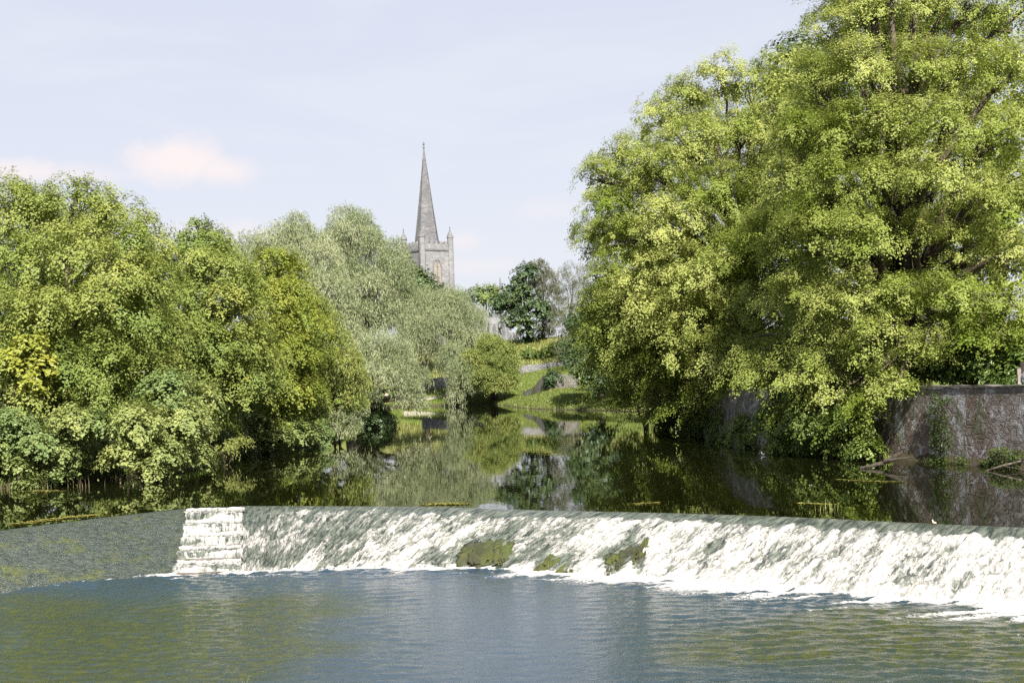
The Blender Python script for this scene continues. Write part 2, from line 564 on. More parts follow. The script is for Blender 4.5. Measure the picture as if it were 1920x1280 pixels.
def ground_z(x, y):
    x, y = np.asarray(x, float), np.asarray(y, float)
    d = river_dist(x, y)
    hill = np.interp(y, (150, 165, 192, 209, 214, 235, 241, 262, 275, 290, 400, 900, 2000), (1.1, 1.2, 2.0, 1.0, 1.3, 3.6, 4.5, 9.3, 10.3, 11, 13, 20, 30))
    hill = hill + 0.10 * np.clip(x + 6, -20, 20) * sstep(y, 212, 232) * (1 - sstep(y, 255, 285))
    near = np.where(x > 0, 2.05, 1.2)
    k = sstep(y, 110, 170)
    target = near * (1 - k) + hill * k
    target = target + 0.35 * (fbm(x / 9.0, y / 9.0, 5) - 0.5) * sstep(d, 1, 6)
    steep = np.where((x > 0) & (y < 103), 2.6, 0.32)
    land = np.minimum(target, 0.03 + d * steep + 0.0 * x)
    land = np.where(d > 0, land, 0)
    bed = np.maximum(-2.4, 0.03 + d * 0.9)
    return np.where(d > 0, land, bed)


def gz(x, y):
    return float(ground_z(np.array([x]), np.array([y]))[0])


def grid_axis(parts):
    out = []
    for a, b, st in parts:
        out.append(np.arange(a, b, st))
    return np.concatenate(out)


def grid_mesh(X, Y):
    nx, ny = X.shape[1], X.shape[0]
    i = np.arange(nx - 1)[None, :] + np.arange(ny - 1)[:, None] * nx
    return np.stack([i, i + 1, i + 1 + nx, i + nx], -1).reshape(-1, 4)


xs = grid_axis(((-1500, -300, 100), (-300, -60, 12), (-60, -26, 1.5), (-26, 30, 0.45), (30, 60, 1.5), (60, 300, 12), (300, 1501, 100)))
ys = grid_axis(((-60, 0, 6), (0, 45, 1.0), (45, 108, 0.5), (108, 200, 1.2), (200, 245, 0.6), (245, 300, 1.5), (300, 420, 8), (420, 2400, 80)))
X, Y = np.meshgrid(xs, ys)
Z = ground_z(X, Y)
D = river_dist(X, Y)
dry = sstep(Y, 238, 246) * 0.45 + 0.12
mud_shade = 1 - sstep(D, 0.1, 1.6)
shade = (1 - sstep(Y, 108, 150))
mud_shade = np.maximum(mud_shade, 0.55 * shade)  # tree shade painted into the near ground, beside real waterline mud
g = mesh_np('ground', np.stack([X, Y, Z], -1), grid_mesh(X, Y), M['ground'], smooth=True, attrs={'dry': ('FLOAT', dry), 'mud_shade': ('FLOAT', mud_shade)})
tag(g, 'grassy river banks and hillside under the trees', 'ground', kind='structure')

# ------------------------------------------------------------------ weir and water
DROP = 1.3
CREST_PX = [(0, 992), (100, 981), (200, 967), (290, 955)]


def spline(pts, n, par=None):
    """Catmull-Rom through the points, n samples, parameter spread by chord length"""
    p = np.asarray(pts, float)
    pp_ = p if par is None else np.asarray(par, float)
    t = np.concatenate([[0], np.cumsum(np.linalg.norm(np.diff(pp_, axis=0), axis=1))])
    m = np.gradient(p, t, axis=0)
    s = np.linspace(0, t[-1], n)
    i = np.clip(np.searchsorted(t, s, 'right') - 1, 0, len(t) - 2)
    h = (t[i + 1] - t[i])
    u = (s - t[i]) / h
    u, h = u[:, None], h[:, None]
    return ((2 * u ** 3 - 3 * u ** 2 + 1) * p[i] + (u ** 3 - 2 * u ** 2 + u) * h * m[i] + (-2 * u ** 3 + 3 * u ** 2) * p[i + 1] + (u ** 3 - u ** 2) * h * m[i + 1])


FP_L = ((-10.95, 47.5), (-9.8, 40.6))       # fish pass: crest and foot of its two sides
FP_R = ((-9.15, 47.5), (-7.95, 40.6))
MAIN = [((-9.15, 47.5), (-7.95, 40.7)), ((-6.4, 46.4), (-7.0, 40.7)), ((-2.7, 44.7), (-5.1, 40.65)), ((0, 42.75), (-2.8, 40.2)), ((4.8, 39.8), (2.0, 37.8)),
        ((7.6, 37.7), (5.2, 35.3)), ((10.5, 35.0), (8.1, 32.7)), ((12.1, 33.7), (10.1, 31.3)), ((17, 30.0), (14, 26.6)), ((26, 23.5), (22, 19.5))]
LEFT = [((-25, 30), (-21, 27.5)), ((-19.5, 37.2), (-16.8, 34.6)), ((-15.2, 42.2), (-12.9, 39.2)), ((-12.6, 45.8), (-11.0, 40.3)), ((-10.95, 47.5), (-9.8, 40.6))]


def sheet(stations, nu, nv):
    cr = spline([s[0] for s in stations], nu)
    ft = spline([s[1] for s in stations], nu, [s[0] for s in stations])
    L = np.concatenate([[0], np.cumsum(np.linalg.norm(np.diff(cr, axis=0), axis=1))])
    v = np.linspace(0, 1, nv)
    x = cr[None, :, 0] + v[:, None] * (ft - cr)[None, :, 0]
    y = cr[None, :, 1] + v[:, None] * (ft - cr)[None, :, 1]
    run = np.linalg.norm(ft - cr, axis=1)
    return cr, ft, x, y, np.broadcast_to(L[None, :], x.shape), v[:, None] * run[None, :], np.broadcast_to(v[:, None], x.shape)


def profile(v, lip=0.10):
    """height of the sheet along its run: rounded lip, straight glacis, soft toe"""
    a = v - lip * (1 - np.exp(-v / lip))
    a1 = 1 - lip * (1 - math.exp(-1 / lip))
    return -(DROP + 0.03) * a / a1


# main sheet of falling water
NU, NV = 1100, 96
cr, ft, x, y, su, sd, v = sheet(MAIN, NU, NV)
z = profile(v)
def on_weir(px, py):
    """where the line of sight meets the weir's slope"""
    best = None
    for d in np.linspace(28, 49, 400):
        q = P(px, py, d)
        i = np.argmin(np.hypot(x - q[0], y - q[1]).ravel())
        zz_ = profile(v).ravel()[i]
        if q[2] <= zz_:
            return np.array([q[0], q[1], zz_])
        best = q
    return best


RK = [(905, 1028, .5, .34, 'widest mossy rock breaking through the white water in mid weir'), (950, 1028, .22, .3, 'small dark rock just right of the widest mossy rock'),
      (1030, 1048, .2, .26, 'upright mossy rock with a bright green flank near the foot of the weir'), (1075, 1050, .28, .2, 'low ragged mossy rock between the upright rock and the two right-hand rocks'),
      (1165, 1042, .32, .32, 'bulky grey-green rock near the foot of the weir, second from the right'), (1205, 1030, .15, .36, 'narrow green rock, rightmost of the rocks on the weir'),
      (835, 1052, .14, .12, 'small dark stone at the weir foot left of the widest mossy rock')]
RKC = [on_weir(q_[0], q_[1] + 4) for q_ in RK]
low = fbm(su / 3.0, sd / 5.0, 3, 3)
streak = 0.6 * fbm(su * 2.0, sd * 0.55, 11, 5, 0.6) + 0.4 * fbm(su * 1.7 + 3, sd * 1.5, 13, 5, 0.65)
fine = fbm(su * 5.5, sd * 2.0, 21, 4, 0.6)
# how much of the sheet has broken into white water, sparser towards the fish pass
dens = np.interp(su, (0, 0.8, 2.5, 7, 11, 15, 18, 22, 30, 60), (0.16, 0.30, 0.36, 0.39, 0.44, 0.46, 0.56, 0.68, 0.74, 0.76))
start = np.interp(su, (0, 1.5, 3, 10, 16, 22, 60), (0.10, 0.07, 0.08, 0.13, 0.14, 0.15, 0.18)) + 0.14 * (fbm(su * 1.9, su * 0 + 2.0, 31, 3) - 0.5)
brk = sstep(v, start - 0.03, start + 0.09)
foam = (dens + 1.8 * (streak - 0.5) + 0.6 * (low - 0.5) + 0.5 * (fine - 0.5)) * brk + 0.30 * sstep(v, 0.84, 1.0) * brk - (1 - brk) * 0.75
for q_, c_ in zip(RK, RKC):      # water parts and thins round each rock, smooth just below it
    gx_, gy_ = x - c_[0] + 0.20, y - c_[1] + 0.25
    foam = foam - 0.75 * np.exp(-(gx_ / (q_[2] * 1.3)) ** 2 - (gy_ / 0.75) ** 2)
foamc = np.clip(foam, -1, 1)
lump = np.clip(foamc + 0.2, 0, 1)
lumps = fbm(su * 6.0, sd * 4.5, 91, 4, 0.65)
z = z + brk * (0.20 * (streak - 0.45) + 0.12 * (fine - 0.5) + 0.24 * (lumps - 0.5) + 0.05 * lump) * (0.35 + 0.65 * sstep(v, 0.0, 0.4)) + 0.08 * (fbm(su * 4.5, sd * 1.1, 77, 4, 0.6) - 0.5) * sstep(v, 0.0, 0.07)
z = np.where(v > 0.985, np.minimum(z, -DROP - 0.05), z)
hor = (0.10 * (fine - 0.5) + 0.10 * (lumps - 0.5)) * brk
flow = np.stack([su, sd, np.zeros_like(su), np.ones_like(su)], -1)
o = mesh_np('waterfall', np.stack([x + hor, y + hor, z], -1), grid_mesh(x, y)[:, ::-1], M['cascade'], smooth=True,
            attrs={'foam': ('FLOAT', foamc), 'flow': ('FLOAT_COLOR', flow)})
tag(o, 'white water breaking down the long slope of the weir', 'waterfall', kind='structure')

# the weir itself: mossy apron on the left, crest, fish pass steps
weir = empty('weir', (-10, 44, -DROP), 'low stone weir across the river with a mossy apron and a stepped fish pass', 'weir')
WB = (-10, 44, -DROP)
crl, ftl, xl, yl, sul, sdl, vl = sheet(LEFT, 420, 90)
zl = profile(vl, 0.12) - 0.012
zl = zl + 0.10 * (fbm(sul / 0.9, sdl / 0.9, 41, 5, 0.6) - 0.5) * sstep(vl, 0.03, 0.2) + 0.03 * (fbm(sul * 5, sdl * 4, 43, 3) - 0.5) * sstep(vl, 0.05, 0.2)
fo = sstep(vl, 0.78, 1.0) * (0.2 + 1.6 * fbm(sul * 2, sdl * 2, 47, 3))
mesh_np('apron', np.stack([xl, yl, zl], -1), grid_mesh(xl, yl)[:, ::-1], M['apron'], weir, WB, True, {'foam': ('FLOAT', fo)})
mb = MB()          # solid masonry under the sheet of water
for st in (LEFT, [LEFT[-1], MAIN[0]], MAIN):
    for (a, b), (c, d) in zip(st[:-1], st[1:]):
        a, b, c, d = map(np.asarray, (a, b, c, d))
        top = [(*(a + (a - b) * 0.12), -0.35), (*(c + (c - d) * 0.12), -0.35)]
        mid = [(*(a + (b - a) * 0.1), -0.35), (*(c + (d - c) * 0.1), -0.35)]
        bot = [(*(b + (a - b) * 0.03), -DROP - 0.5), (*(d + (c - d) * 0.03), -DROP - 0.5)]
        bk = [(*(a + (a - b) * 0.12), -DROP - 0.5), (*(c + (c - d) * 0.12), -DROP - 0.5)]
        r1 = [top[0], mid[0], bot[0], bk[0]]
        r2 = [top[1], mid[1], bot[1], bk[1]]
        mb.rings([r1, r2])
mb.build('masonry_core', M['ruin'], weir, WB)

# fish pass: five steps of water between two low cheek walls
nst = 5
fl0, fl1, fr0, fr1 = (np.asarray(q, float) for q in (*FP_L, *FP_R))


def fp(u, w):
    """point of the fish pass: u across 0..1, w down 0..1"""
    a = fl0 + (fl1 - fl0) * w
    b = fr0 + (fr1 - fr0) * w
    return a + (b - a) * u


for side in (0, 1):
    mb = MB()
    rr = []
    for w in np.linspace(0.02, 1.0, 9):
        a = fp(side - 0.06 if side == 0 else 1.0, w)
        b = fp(0.0 if side == 0 else 1.06, w)
        zt = float(profile(np.array([w]), 0.08)[0]) - 0.10
        rr.append([(a[0], a[1], zt - 0.6), (b[0], b[1], zt - 0.6), (b[0], b[1], zt), (a[0], a[1], zt)])
    mb.rings(rr)
    mb.build('cheek_wall', M['apron'], weir, WB)
for k in range(nst):
    w0, w1 = 0.06 + 0.19 * k, 0.06 + 0.19 * (k + 1)
    mb = MB()
    zt = -0.22 - (DROP - 0.12) * (k / nst)
    a, b, c, d = fp(0.01, w0), fp(0.99, w0), fp(0.99, w1 - 0.004), fp(0.01, w1 - 0.004)
    mb.rings([[(a[0], a[1], zt - 0.10), (b[0], b[1], zt - 0.10), (c[0], c[1], zt - 0.10), (d[0], d[1], zt - 0.10)][::-1],
              [(a[0], a[1], -1.7), (b[0], b[1], -1.7), (c[0], c[1], -1.7), (d[0], d[1], -1.7)][::-1]])
    mb.build('step', M['ruin'], weir, WB)
# water tumbling over the steps
nu_, nv_ = 70, 300
U, Wd = np.meshgrid(np.linspace(-0.01, 1.0, nu_), np.linspace(-0.02, 1.03, nv_))
q = (Wd - 0.06) / 0.19
kk = np.floor(q)
fr = q - kk
zt = -0.06 - (DROP + 0.03) * (np.clip(kk, 0, nst) / nst)
znext = -0.06 - (DROP + 0.03) * (np.clip(kk + 1, 0, nst) / nst)
drop_ = sstep(fr, 0.72, 0.97)
zz = np.where(kk < 0, -0.02 - 0.04 * sstep(Wd, -0.02, 0.06), zt * (1 - drop_) + znext * drop_)
pos = fl0[None, None] + (fl1 - fl0) * Wd[..., None]
pos2 = fr0[None, None] + (fr1 - fr0) * Wd[..., None]
pos = pos + (pos2 - pos) * (U + (U - 0.5) * (0.02 + 0.18 * (fbm(Wd * 30, (U > 0.5) * 7.0 + Wd * 0, 67, 3) - 0.4) * (Wd > 0.08)))[..., None]
n_ = 0.75 * fbm(U * 3.5, Wd * 50, 61, 4, 0.65) + 0.25 * fbm(U * 12, Wd * 40, 63, 3, 0.6)
pool_part = (1 - sstep(fr, 0.05, 0.30)) + sstep(fr, 0.80, 0.95)
ff = np.where(kk < 0, -0.8, 0.42 + 0.42 * pool_part + 1.4 * (n_ - 0.5))
zz = zz + np.where(kk < 0, 0, 0.16 * (n_ - 0.5) + 0.06 * (1 - sstep(fr, 0.05, 0.25)))
flow = np.stack([U * 2, Wd * 7, 0 * U, 0 * U + 1], -1)
o = mesh_np('cascade', np.stack([pos[..., 0], pos[..., 1], zz], -1), grid_mesh(U, Wd)[:, ::-1], M['cascade'], smooth=True,
            attrs={'foam': ('FLOAT', ff), 'flow': ('FLOAT_COLOR', flow)})
tag(o, 'white water tumbling down the five fish pass steps', 'cascade', kind='structure')

# upper river: one sheet up to the crest
crest = np.concatenate([spline([s[0] for s in LEFT], 60), spline([s[0] for s in MAIN], 200)])
outer = [(60, 23.5), (60, 240), (-260, 240), (-260, 30)]
bm = bmesh.new()
vs = [bm.verts.new((float(a), float(b), 0.0)) for a, b in list(crest) + outer]
f = bm.faces.new(vs)
f.normal_update()
if f.normal.z < 0:
    f.normal_flip()
bmesh.ops.triangulate(bm, faces=[f])
me = bpy.data.meshes.new('river')
bm.to_mesh(me)
bm.free()
me.materials.append(M['river'])
o = bpy.data.objects.new('river', me)
COL.objects.link(o)
tag(o, 'still dark river above the weir mirroring the trees', 'river', kind='structure')

# lower pool
xs = grid_axis(((-26, -14, 0.09), (-14, 14, 0.055), (14, 26, 0.09)))
ys = grid_axis(((-20, 20, 0.5), (20, 24, 0.09), (24, 46.5, 0.055)))
X, Y = np.meshgrid(xs, ys)
wv = np.zeros_like(X)
wr = np.random.default_rng(3)
wob_ = fbm(X / 1.1, Y / 1.1, 90, 3)
for _ in range(80):
    lam = 0.15 + 0.6 * wr.random() ** 2.0
    th = wr.normal(R(-97), R(30))
    k = 2 * math.pi / lam
    wv += 0.0017 * lam ** 0.95 * np.sin(k * (X * math.cos(th) + Y * math.sin(th)) + wr.uniform(0, 6.28) + 0.7 * wob_)
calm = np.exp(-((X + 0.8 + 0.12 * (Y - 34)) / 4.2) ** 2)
gust = (0.5 + 1.1 * fbm(X / 3.0, Y / 2.0, 71, 4)) * (1.45 - 1.05 * calm)
# distance from the foot of the weir, signed along the flow
foot = np.concatenate([spline([s[1] for s in LEFT], 50), [np.array(FP_L[1])], spline([s[1] for s in MAIN], 160)])
fd = np.full(X.shape, 1e9)
for i in range(len(foot)):
    np.minimum(fd, np.hypot(X - foot[i, 0], Y - foot[i, 1]), out=fd)
ang = R(14)
xr, yr = X * math.cos(ang) + Y * math.sin(ang), -X * math.sin(ang) + Y * math.cos(ang)
tong = sstep(fbm(xr / 2.6, yr / 0.55, 51, 4, 0.55), 0.30, 0.72)
reach = np.interp(X, (-22, -10.2, -9.5, -7.5, -5, 0, 5, 10, 20), (0.5, 0.6, 1.2, 1.0, 0.9, 1.4, 2.0, 2.6, 2.8))
foamp = 0.95 - fd / (reach * (0.12 + 1.2 * tong)) * 0.6
foamp = np.maximum(foamp, np.clip(reach - 0.5, 0, 1.2) * 0.17 * np.exp(-fd / 1.6) * (0.6 + 0.9 * tong))
foamp = np.clip(foamp, -1, 1) - 0.27 * sstep(-X, 9.7, 10.8)
turb = np.exp(-fd / 1.5)
Zp = -DROP + wv * gust * (1 + 0.8 * turb) + 0.20 * turb * (fbm(X * 2.6, Y * 2.6, 53, 4) - 0.45) * np.clip(reach, 0, 1)
bedn = fbm(X / 3.2, Y / 2.2, 81, 4)
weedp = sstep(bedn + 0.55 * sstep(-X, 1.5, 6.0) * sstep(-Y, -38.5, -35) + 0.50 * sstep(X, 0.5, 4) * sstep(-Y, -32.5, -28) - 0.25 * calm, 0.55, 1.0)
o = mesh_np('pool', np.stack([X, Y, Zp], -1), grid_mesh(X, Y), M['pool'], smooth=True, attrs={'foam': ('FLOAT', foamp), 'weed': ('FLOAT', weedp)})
tag(o, 'rippled olive and blue water below the weir', 'water', kind='structure')


# ------------------------------------------------------------------ foliage
def rand_dirs(r, n):
    d = r.normal(size=(n, 3))
    return d / np.linalg.norm(d, axis=1, keepdims=True)


def leaf_quads(c, nrm, size, aspect, r, along=None):
    n = len(c)
    if along is None:
        t = np.cross(nrm, rand_dirs(r, n))
    else:
        t = along
    t = t / (np.linalg.norm(t, axis=1, keepdims=True) + 1e-9)
    b = np.cross(nrm, t)
    b = b / (np.linalg.norm(b, axis=1, keepdims=True) + 1e-9)
    L = (size * 0.5)[:, None]
    w = L * aspect
    fold = nrm * (L * 0.22)
    vv = np.stack([c - t * L, c + b * w + fold, c + t * L, c - b * w + fold], 1)
    return vv.astype(np.float32)


def crown(lobes, seed, leaf=0.2, aspect=0.62, clump=0.75, per=70, fill=1.55, yellow=0.3, ysd=0.2, flat=0.5, up=0.8, droop=0.35, twig_out=0.25, skip=0.62, inner=0.34, elong=1.25):
    """leafy crown: every bough is covered with leaf sprays, each spray a drooping plate of leaf-sized faces"""
    r = np.random.default_rng(seed)
    C = np.array([l[0] for l in lobes], float)
    Rr = np.array([l[1] for l in lobes], float) * 0.92
    cs, outs, rad, ton = [], [], [], []
    for i, (c, rr) in enumerate(zip(C, Rr)):
        n = int(fill * 4 * rr * rr / (clump * clump)) + 4
        d = rand_dirs(r, n)
        d[:, 2] = np.where(d[:, 2] < -0.55, -d[:, 2], d[:, 2])
        k = r.uniform(0.8, 1.08, n)
        ins = r.random(n) < inner
        k = np.where(ins, r.uniform(0.2, 0.7, n), k)
        p = c + d * (k * rr)[:, None] * np.array([1, 1, 0.86])
        # drop sprays buried deep in neighbouring boughs
        dist = np.linalg.norm(p[:, None] - C[None], axis=2) / Rr[None]
        dist[:, i] = 9
        keep = dist.min(1) > skip * r.uniform(0.6, 1.0, n)
        p, d = p[keep], d[keep]
        cs.append(p)
        outs.append(d)
        rad.append(clump * r.uniform(0.55, 1.35, len(p)))
        lobe_t = r.normal(yellow, ysd) + 0.10 * np.clip((c[2] - C[:, 2].mean()) / 6.0, -1, 1)
        ton.append(np.clip(lobe_t + r.normal(0, ysd * 0.6, len(p)) + 0.12 * d[:, 2], 0, 1))  # upper sprays yellower: sun leaves plus highlights put into the tone
    cs, outs, rad, ton = map(np.concatenate, (cs, outs, rad, ton))
    m = np.maximum(8, (per * (rad / clump) ** 2).astype(int))
    idx = np.repeat(np.arange(len(cs)), m)
    n = len(idx)
    o = outs[idx]
    # spray plate: horizontal disc pushed outward and drooping at its rim
    nt_ = 7
    a = r.uniform(0, 2 * math.pi, (len(cs), nt_))
    q = np.sqrt(r.random((len(cs), nt_)))
    tz = r.normal(0, 0.5, (len(cs), nt_)) * flat
    w_ = r.integers(0, nt_, n)
    ex = np.stack([np.cos(a[idx, w_]) * q[idx, w_], np.sin(a[idx, w_]) * q[idx, w_], tz[idx, w_]], 1)
    ex = (ex + r.normal(0, 0.17, (n, 3))) * rad[idx][:, None]
    oh = o * np.array([1, 1, 0.0])
    oh /= np.linalg.norm(oh, axis=1, keepdims=True) + 1e-6
    al = (ex * oh).sum(1)
    ex = ex + oh * (al * (elong - 1))[:, None]
    outd = al * elong
    ex[:, 2] -= droop * 0.6 * np.clip(outd, 0, None) ** 2 / rad[idx]
    p = cs[idx] + ex + o * (twig_out * rad[idx] * r.random(n))[:, None]
    rim = np.linalg.norm(ex[:, :2], axis=1) / rad[idx]
    p[:, 2] -= droop * rad[idx] * (rim ** 2) * np.where(outd > 0, 1.2, 0.7)
    nrm = o * 0.85 + np.array([0, 0, up]) + ex / rad[idx][:, None] * 0.45 + r.normal(0, 0.30, (n, 3))
    nrm /= np.linalg.norm(nrm, axis=1, keepdims=True)
    size = leaf * r.uniform(0.65, 1.3, n)
    vv = leaf_quads(p, nrm, size, aspect, r)
    col = np.stack([np.clip(ton[idx] + r.normal(0, 0.06, n), 0, 1), r.random(n), r.random(n), np.ones(n)], 1)
    return vv, col


def willow_crown(lobes, seed, leaf=0.42, aspect=0.16, dens=3.2, length=2.4, yellow=0.4, ysd=0.22, per=16, skip=0.6, spread=0.16, upright=0.0):
    """fine hanging strands of narrow leaves all over each bough"""
    r = np.random.default_rng(seed)
    C = np.array([l[0] for l in lobes], float)
    Rr = np.array([l[1] for l in lobes], float)
    P0, O, L_, T = [], [], [], []
    for i, (c, rr) in enumerate(zip(C, Rr)):
        n = int(dens * 12.5 * rr * rr)
        d = rand_dirs(r, n)
        d[:, 2] = np.where(d[:, 2] < -0.4, -d[:, 2], d[:, 2])
        k = r.uniform(0.3, 1.06, n) ** 0.6
        p = c + d * (k * rr)[:, None]
        dist = np.linalg.norm(p[:, None] - C[None], axis=2) / Rr[None]
        dist[:, i] = 9
        keep = dist.min(1) > skip * r.uniform(0.5, 1.0, n)
        P0.append(p[keep])
        O.append(d[keep])
        m = keep.sum()
        L_.append(length * r.uniform(0.5, 1.25, m) * min(1.0, 0.45 + 0.25 * rr))
        lt = r.normal(yellow, ysd)
        # tones come in tresses, not strand by strand
        T.append(np.clip(lt + 0.9 * (fbm(p[keep][:, 0] * 1.1 + p[keep][:, 1], p[keep][:, 2] * 0.5, seed, 3) - 0.5) + r.normal(0, 0.12, m), 0, 1))
    P0, O, L_, T = map(np.concatenate, (P0, O, L_, T))
    n = len(P0)
    idx = np.repeat(np.arange(n), per)
    s = np.tile((np.arange(per) + 0.5) / per, n) + r.normal(0, 0.03, n * per)
    s = np.clip(s, 0, 1)
    o = O[idx].copy()
    o[:, 2] = o[:, 2] * 0.5 + 0.25 + upright
    l = L_[idx]
    grav = 1.0 - upright
    p = P0[idx] + o * (l * 0.55 * s * (1 - 0.45 * s))[:, None]
    p[:, 2] -= grav * l * 0.95 * s ** 1.9
    p += r.normal(0, spread, p.shape)
    tan = o * (0.55 * (1 - 0.9 * s))[:, None]
    tan[:, 2] -= grav * 1.8 * s ** 0.9
    tan += r.normal(0, 0.38, tan.shape)
    nrm = np.stack([r.normal(0, 0.6, len(idx)), r.normal(-0.15, 0.6, len(idx)), r.normal(0.45, 0.6, len(idx))], 1) + O[idx] * 0.5
    tan /= np.linalg.norm(tan, axis=1, keepdims=True) + 1e-9
    nrm -= tan * (nrm * tan).sum(1, keepdims=True)
    nrm /= np.linalg.norm(nrm, axis=1, keepdims=True) + 1e-9
    size = leaf * r.uniform(0.6, 1.3, len(idx))
    vv = leaf_quads(p, nrm, size, aspect, r, tan)
    col = np.stack([np.clip(T[idx] + r.normal(0, 0.08, len(idx)), 0, 1), r.random(len(idx)), r.random(len(idx)), np.ones(len(idx))], 1)
    return vv, col


LEAVES = [0]


def put_leaves(name, vv, col, mat, parent, base):
    n = len(vv)
    LEAVES[0] += n
    return mesh_np(name, vv.reshape(-1, 3), np.arange(n * 4, dtype=np.int32).reshape(-1, 4), mat, parent, base,
                   attrs={'tint': ('FLOAT_COLOR', np.repeat(col, 4, axis=0))})


def limbs(base, lobes, seed, r0, fork=0.35, stems=1, sides=8):
    """trunk(s) and tapering boughs that reach into every lobe"""
    r = np.random.default_rng(seed)
    tr, br = MB(), MB()
    base = np.asarray(base, float)
    C = [np.asarray(l[0], float) for l in lobes]
    cen = np.mean(C, axis=0)
    top = max(c[2] for c in C)
    for s in range(stems):
        off = np.array([r.normal(0, 0.25 * (stems > 1)), r.normal(0, 0.25 * (stems > 1)), 0])
        lean = (cen - base) * np.array([0.45, 0.45, 0])
        if stems > 1:
            a = 2 * math.pi * s / stems + r.uniform(-.4, .4)
            lean = lean + np.array([math.cos(a), math.sin(a), 0]) * (top - base[2]) * 0.28
        H = (top - base[2]) * 0.86
        pts, rad = [], []
        for i in range(8):
            u = i / 7
            w = r.normal(0, 0.06 * H * 0.25, 3) * (0 < i)
            w[2] = 0
            pts.append(base + off - np.array([0, 0, 0.3]) * (i == 0) + lean * u ** 1.3 + np.array([0, 0, H * u]) + w)
            rad.append(r0 * (1.35 if i == 0 else 1.0) * (1 - 0.86 * u) + 0.02)
        tr.tube(pts, rad, sides)
        mine = C if stems == 1 else C[s::stems]
        for c in mine:
            dist = np.linalg.norm(c - base)
            zt = base[2] + (c[2] - base[2]) * r.uniform(0.35, 0.62)
            u = np.clip((zt - base[2]) / H, fork * 0.5, 0.93)
            i = min(int(u * 7), 6)
            a = pts[i] + (pts[i + 1] - pts[i]) * (u * 7 - i)
            ra = (rad[i] + (rad[i + 1] - rad[i]) * (u * 7 - i)) * 0.6
            m1 = a + (c - a) * 0.4 + np.array([r.normal(0, .25), r.normal(0, .25), 0.12 * np.linalg.norm(c - a)])
            m2 = a + (c - a) * 0.75 + np.array([r.normal(0, .2), r.normal(0, .2), 0.10 * np.linalg.norm(c - a)])
            br.tube([a, m1, m2, c], [ra, ra * 0.7, ra * 0.45, ra * 0.2], 6)
            for _ in range(3):
                e = c + rand_dirs(r, 1)[0] * np.linalg.norm(c - m2) * 0.45
                br.tube([m2, (m2 + e) / 2 + r.normal(0, .15, 3), e], [ra * 0.38, ra * 0.25, ra * 0.08], 5)
    return tr, br


def back(lobes, depth, k=0.9):
    """the far side of a crown: the same boughs again, deeper and a little smaller"""
    out = list(lobes)
    cen = np.mean([np.asarray(l[0]) for l in lobes], axis=0)
    for (c, rr) in lobes:
        c = np.asarray(c, float)
        w = cen + (c - cen) * k
        out.append((np.array([w[0], c[1] + depth, w[2]]), rr * 0.95))
    return out


def LB(L):
    return [(P(px, py, d), rr) for px, py, d, rr in L]


def tree(name, label, cat, base, lobes, mat, seed, kind='leaf', bark='bark', r0=0.3, stems=1, group=None, trunk=True, **kw):
    e = empty(name, base, label, cat, group)
    fn = willow_crown if kind == 'willow' else crown
    vv, col = fn(lobes, seed, **kw)
    put_leaves('crown', vv, col, M[mat], e, base)
    if trunk:
        tr, br = limbs(base, lobes, seed + 1, r0, stems=stems)
        tr.build('trunk', M[bark], e, base, True)
        br.build('branches', M[bark], e, base, True)
    return e


def gbase(x, y):
    return (float(x), float(y), gz(x, y))


def at(px, d):
    return (px - 960) / F * d


GL = 'trees on the wooded left bank'
GR = 'lime trees on the right bank'
# ---- left bank
A = LB([(-40, 420, 68, 3.0), (60, 405, 68, 2.0), (140, 372, 68, 1.5), (205, 400, 68, 1.5), (245, 450, 67, 1.2), (10, 390, 69, 1.7), (40, 500, 65, 2.2), (130, 470, 65, 2.0), (205, 500, 65, 1.7),
        (262, 500, 66, 0.9), (-30, 600, 64, 2.3), (70, 600, 63, 2.0), (155, 590, 63, 1.9), (230, 580, 64, 1.7), (20, 710, 62.5, 2.0), (115, 695, 62.5, 1.9), (205, 680, 63, 1.8), (285, 620, 65, 1.4),
        (-40, 800, 63, 2.2), (270, 700, 64, 1.4), (290, 540, 66, 1.0), (175, 760, 63, 1.6), (70, 760, 62.5, 1.5)])
tree('sycamore_tree', 'largest broad green tree at the left edge, its round top below the cloud', 'tree', gbase(-21.5, 68), back(A, 4.5), 'sycamore', 101, r0=0.45, group=GL,
     leaf=0.13, clump=0.72, per=190, yellow=0.36, ysd=0.17, fill=1.1)
YB = LB([(60, 650, 61.4, 0.75), (45, 690, 61.2, 0.7), (85, 685, 61.3, 0.65), (60, 725, 61.2, 0.5), (25, 665, 61.4, .5)])
tree('young_tree', 'slim yellow-leaved sapling against the large tree at the left edge', 'tree', gbase(-22.6, 62.0), YB, 'yellowgreen', 111, r0=0.06, group=GL, leaf=0.22, clump=0.45, per=60, yellow=0.75, ysd=0.1)
B = LB([(368, 425, 75, 0.8), (352, 460, 75, 1.0), (380, 455, 75, 1.0), (362, 500, 74, 1.5), (318, 505, 75, 1.4), (415, 500, 74, 1.3), (350, 575, 73, 1.9), (425, 580, 73, 1.8), (455, 535, 74, 1.2),
        (395, 655, 72, 1.9), (325, 655, 73, 1.6), (460, 650, 73, 1.7), (430, 725, 73, 1.7), (350, 720, 73, 1.5), (480, 710, 74, 1.4), (395, 770, 74, 1.2)])
tree('sycamore_tree', 'green tree with a pointed tip right of the largest left tree', 'tree', gbase(-17.5, 77), back(B, 4), 'sycamore', 102, r0=0.35, group=GL, leaf=0.135, clump=0.68, per=170, yellow=0.38, ysd=0.2, fill=1.1)
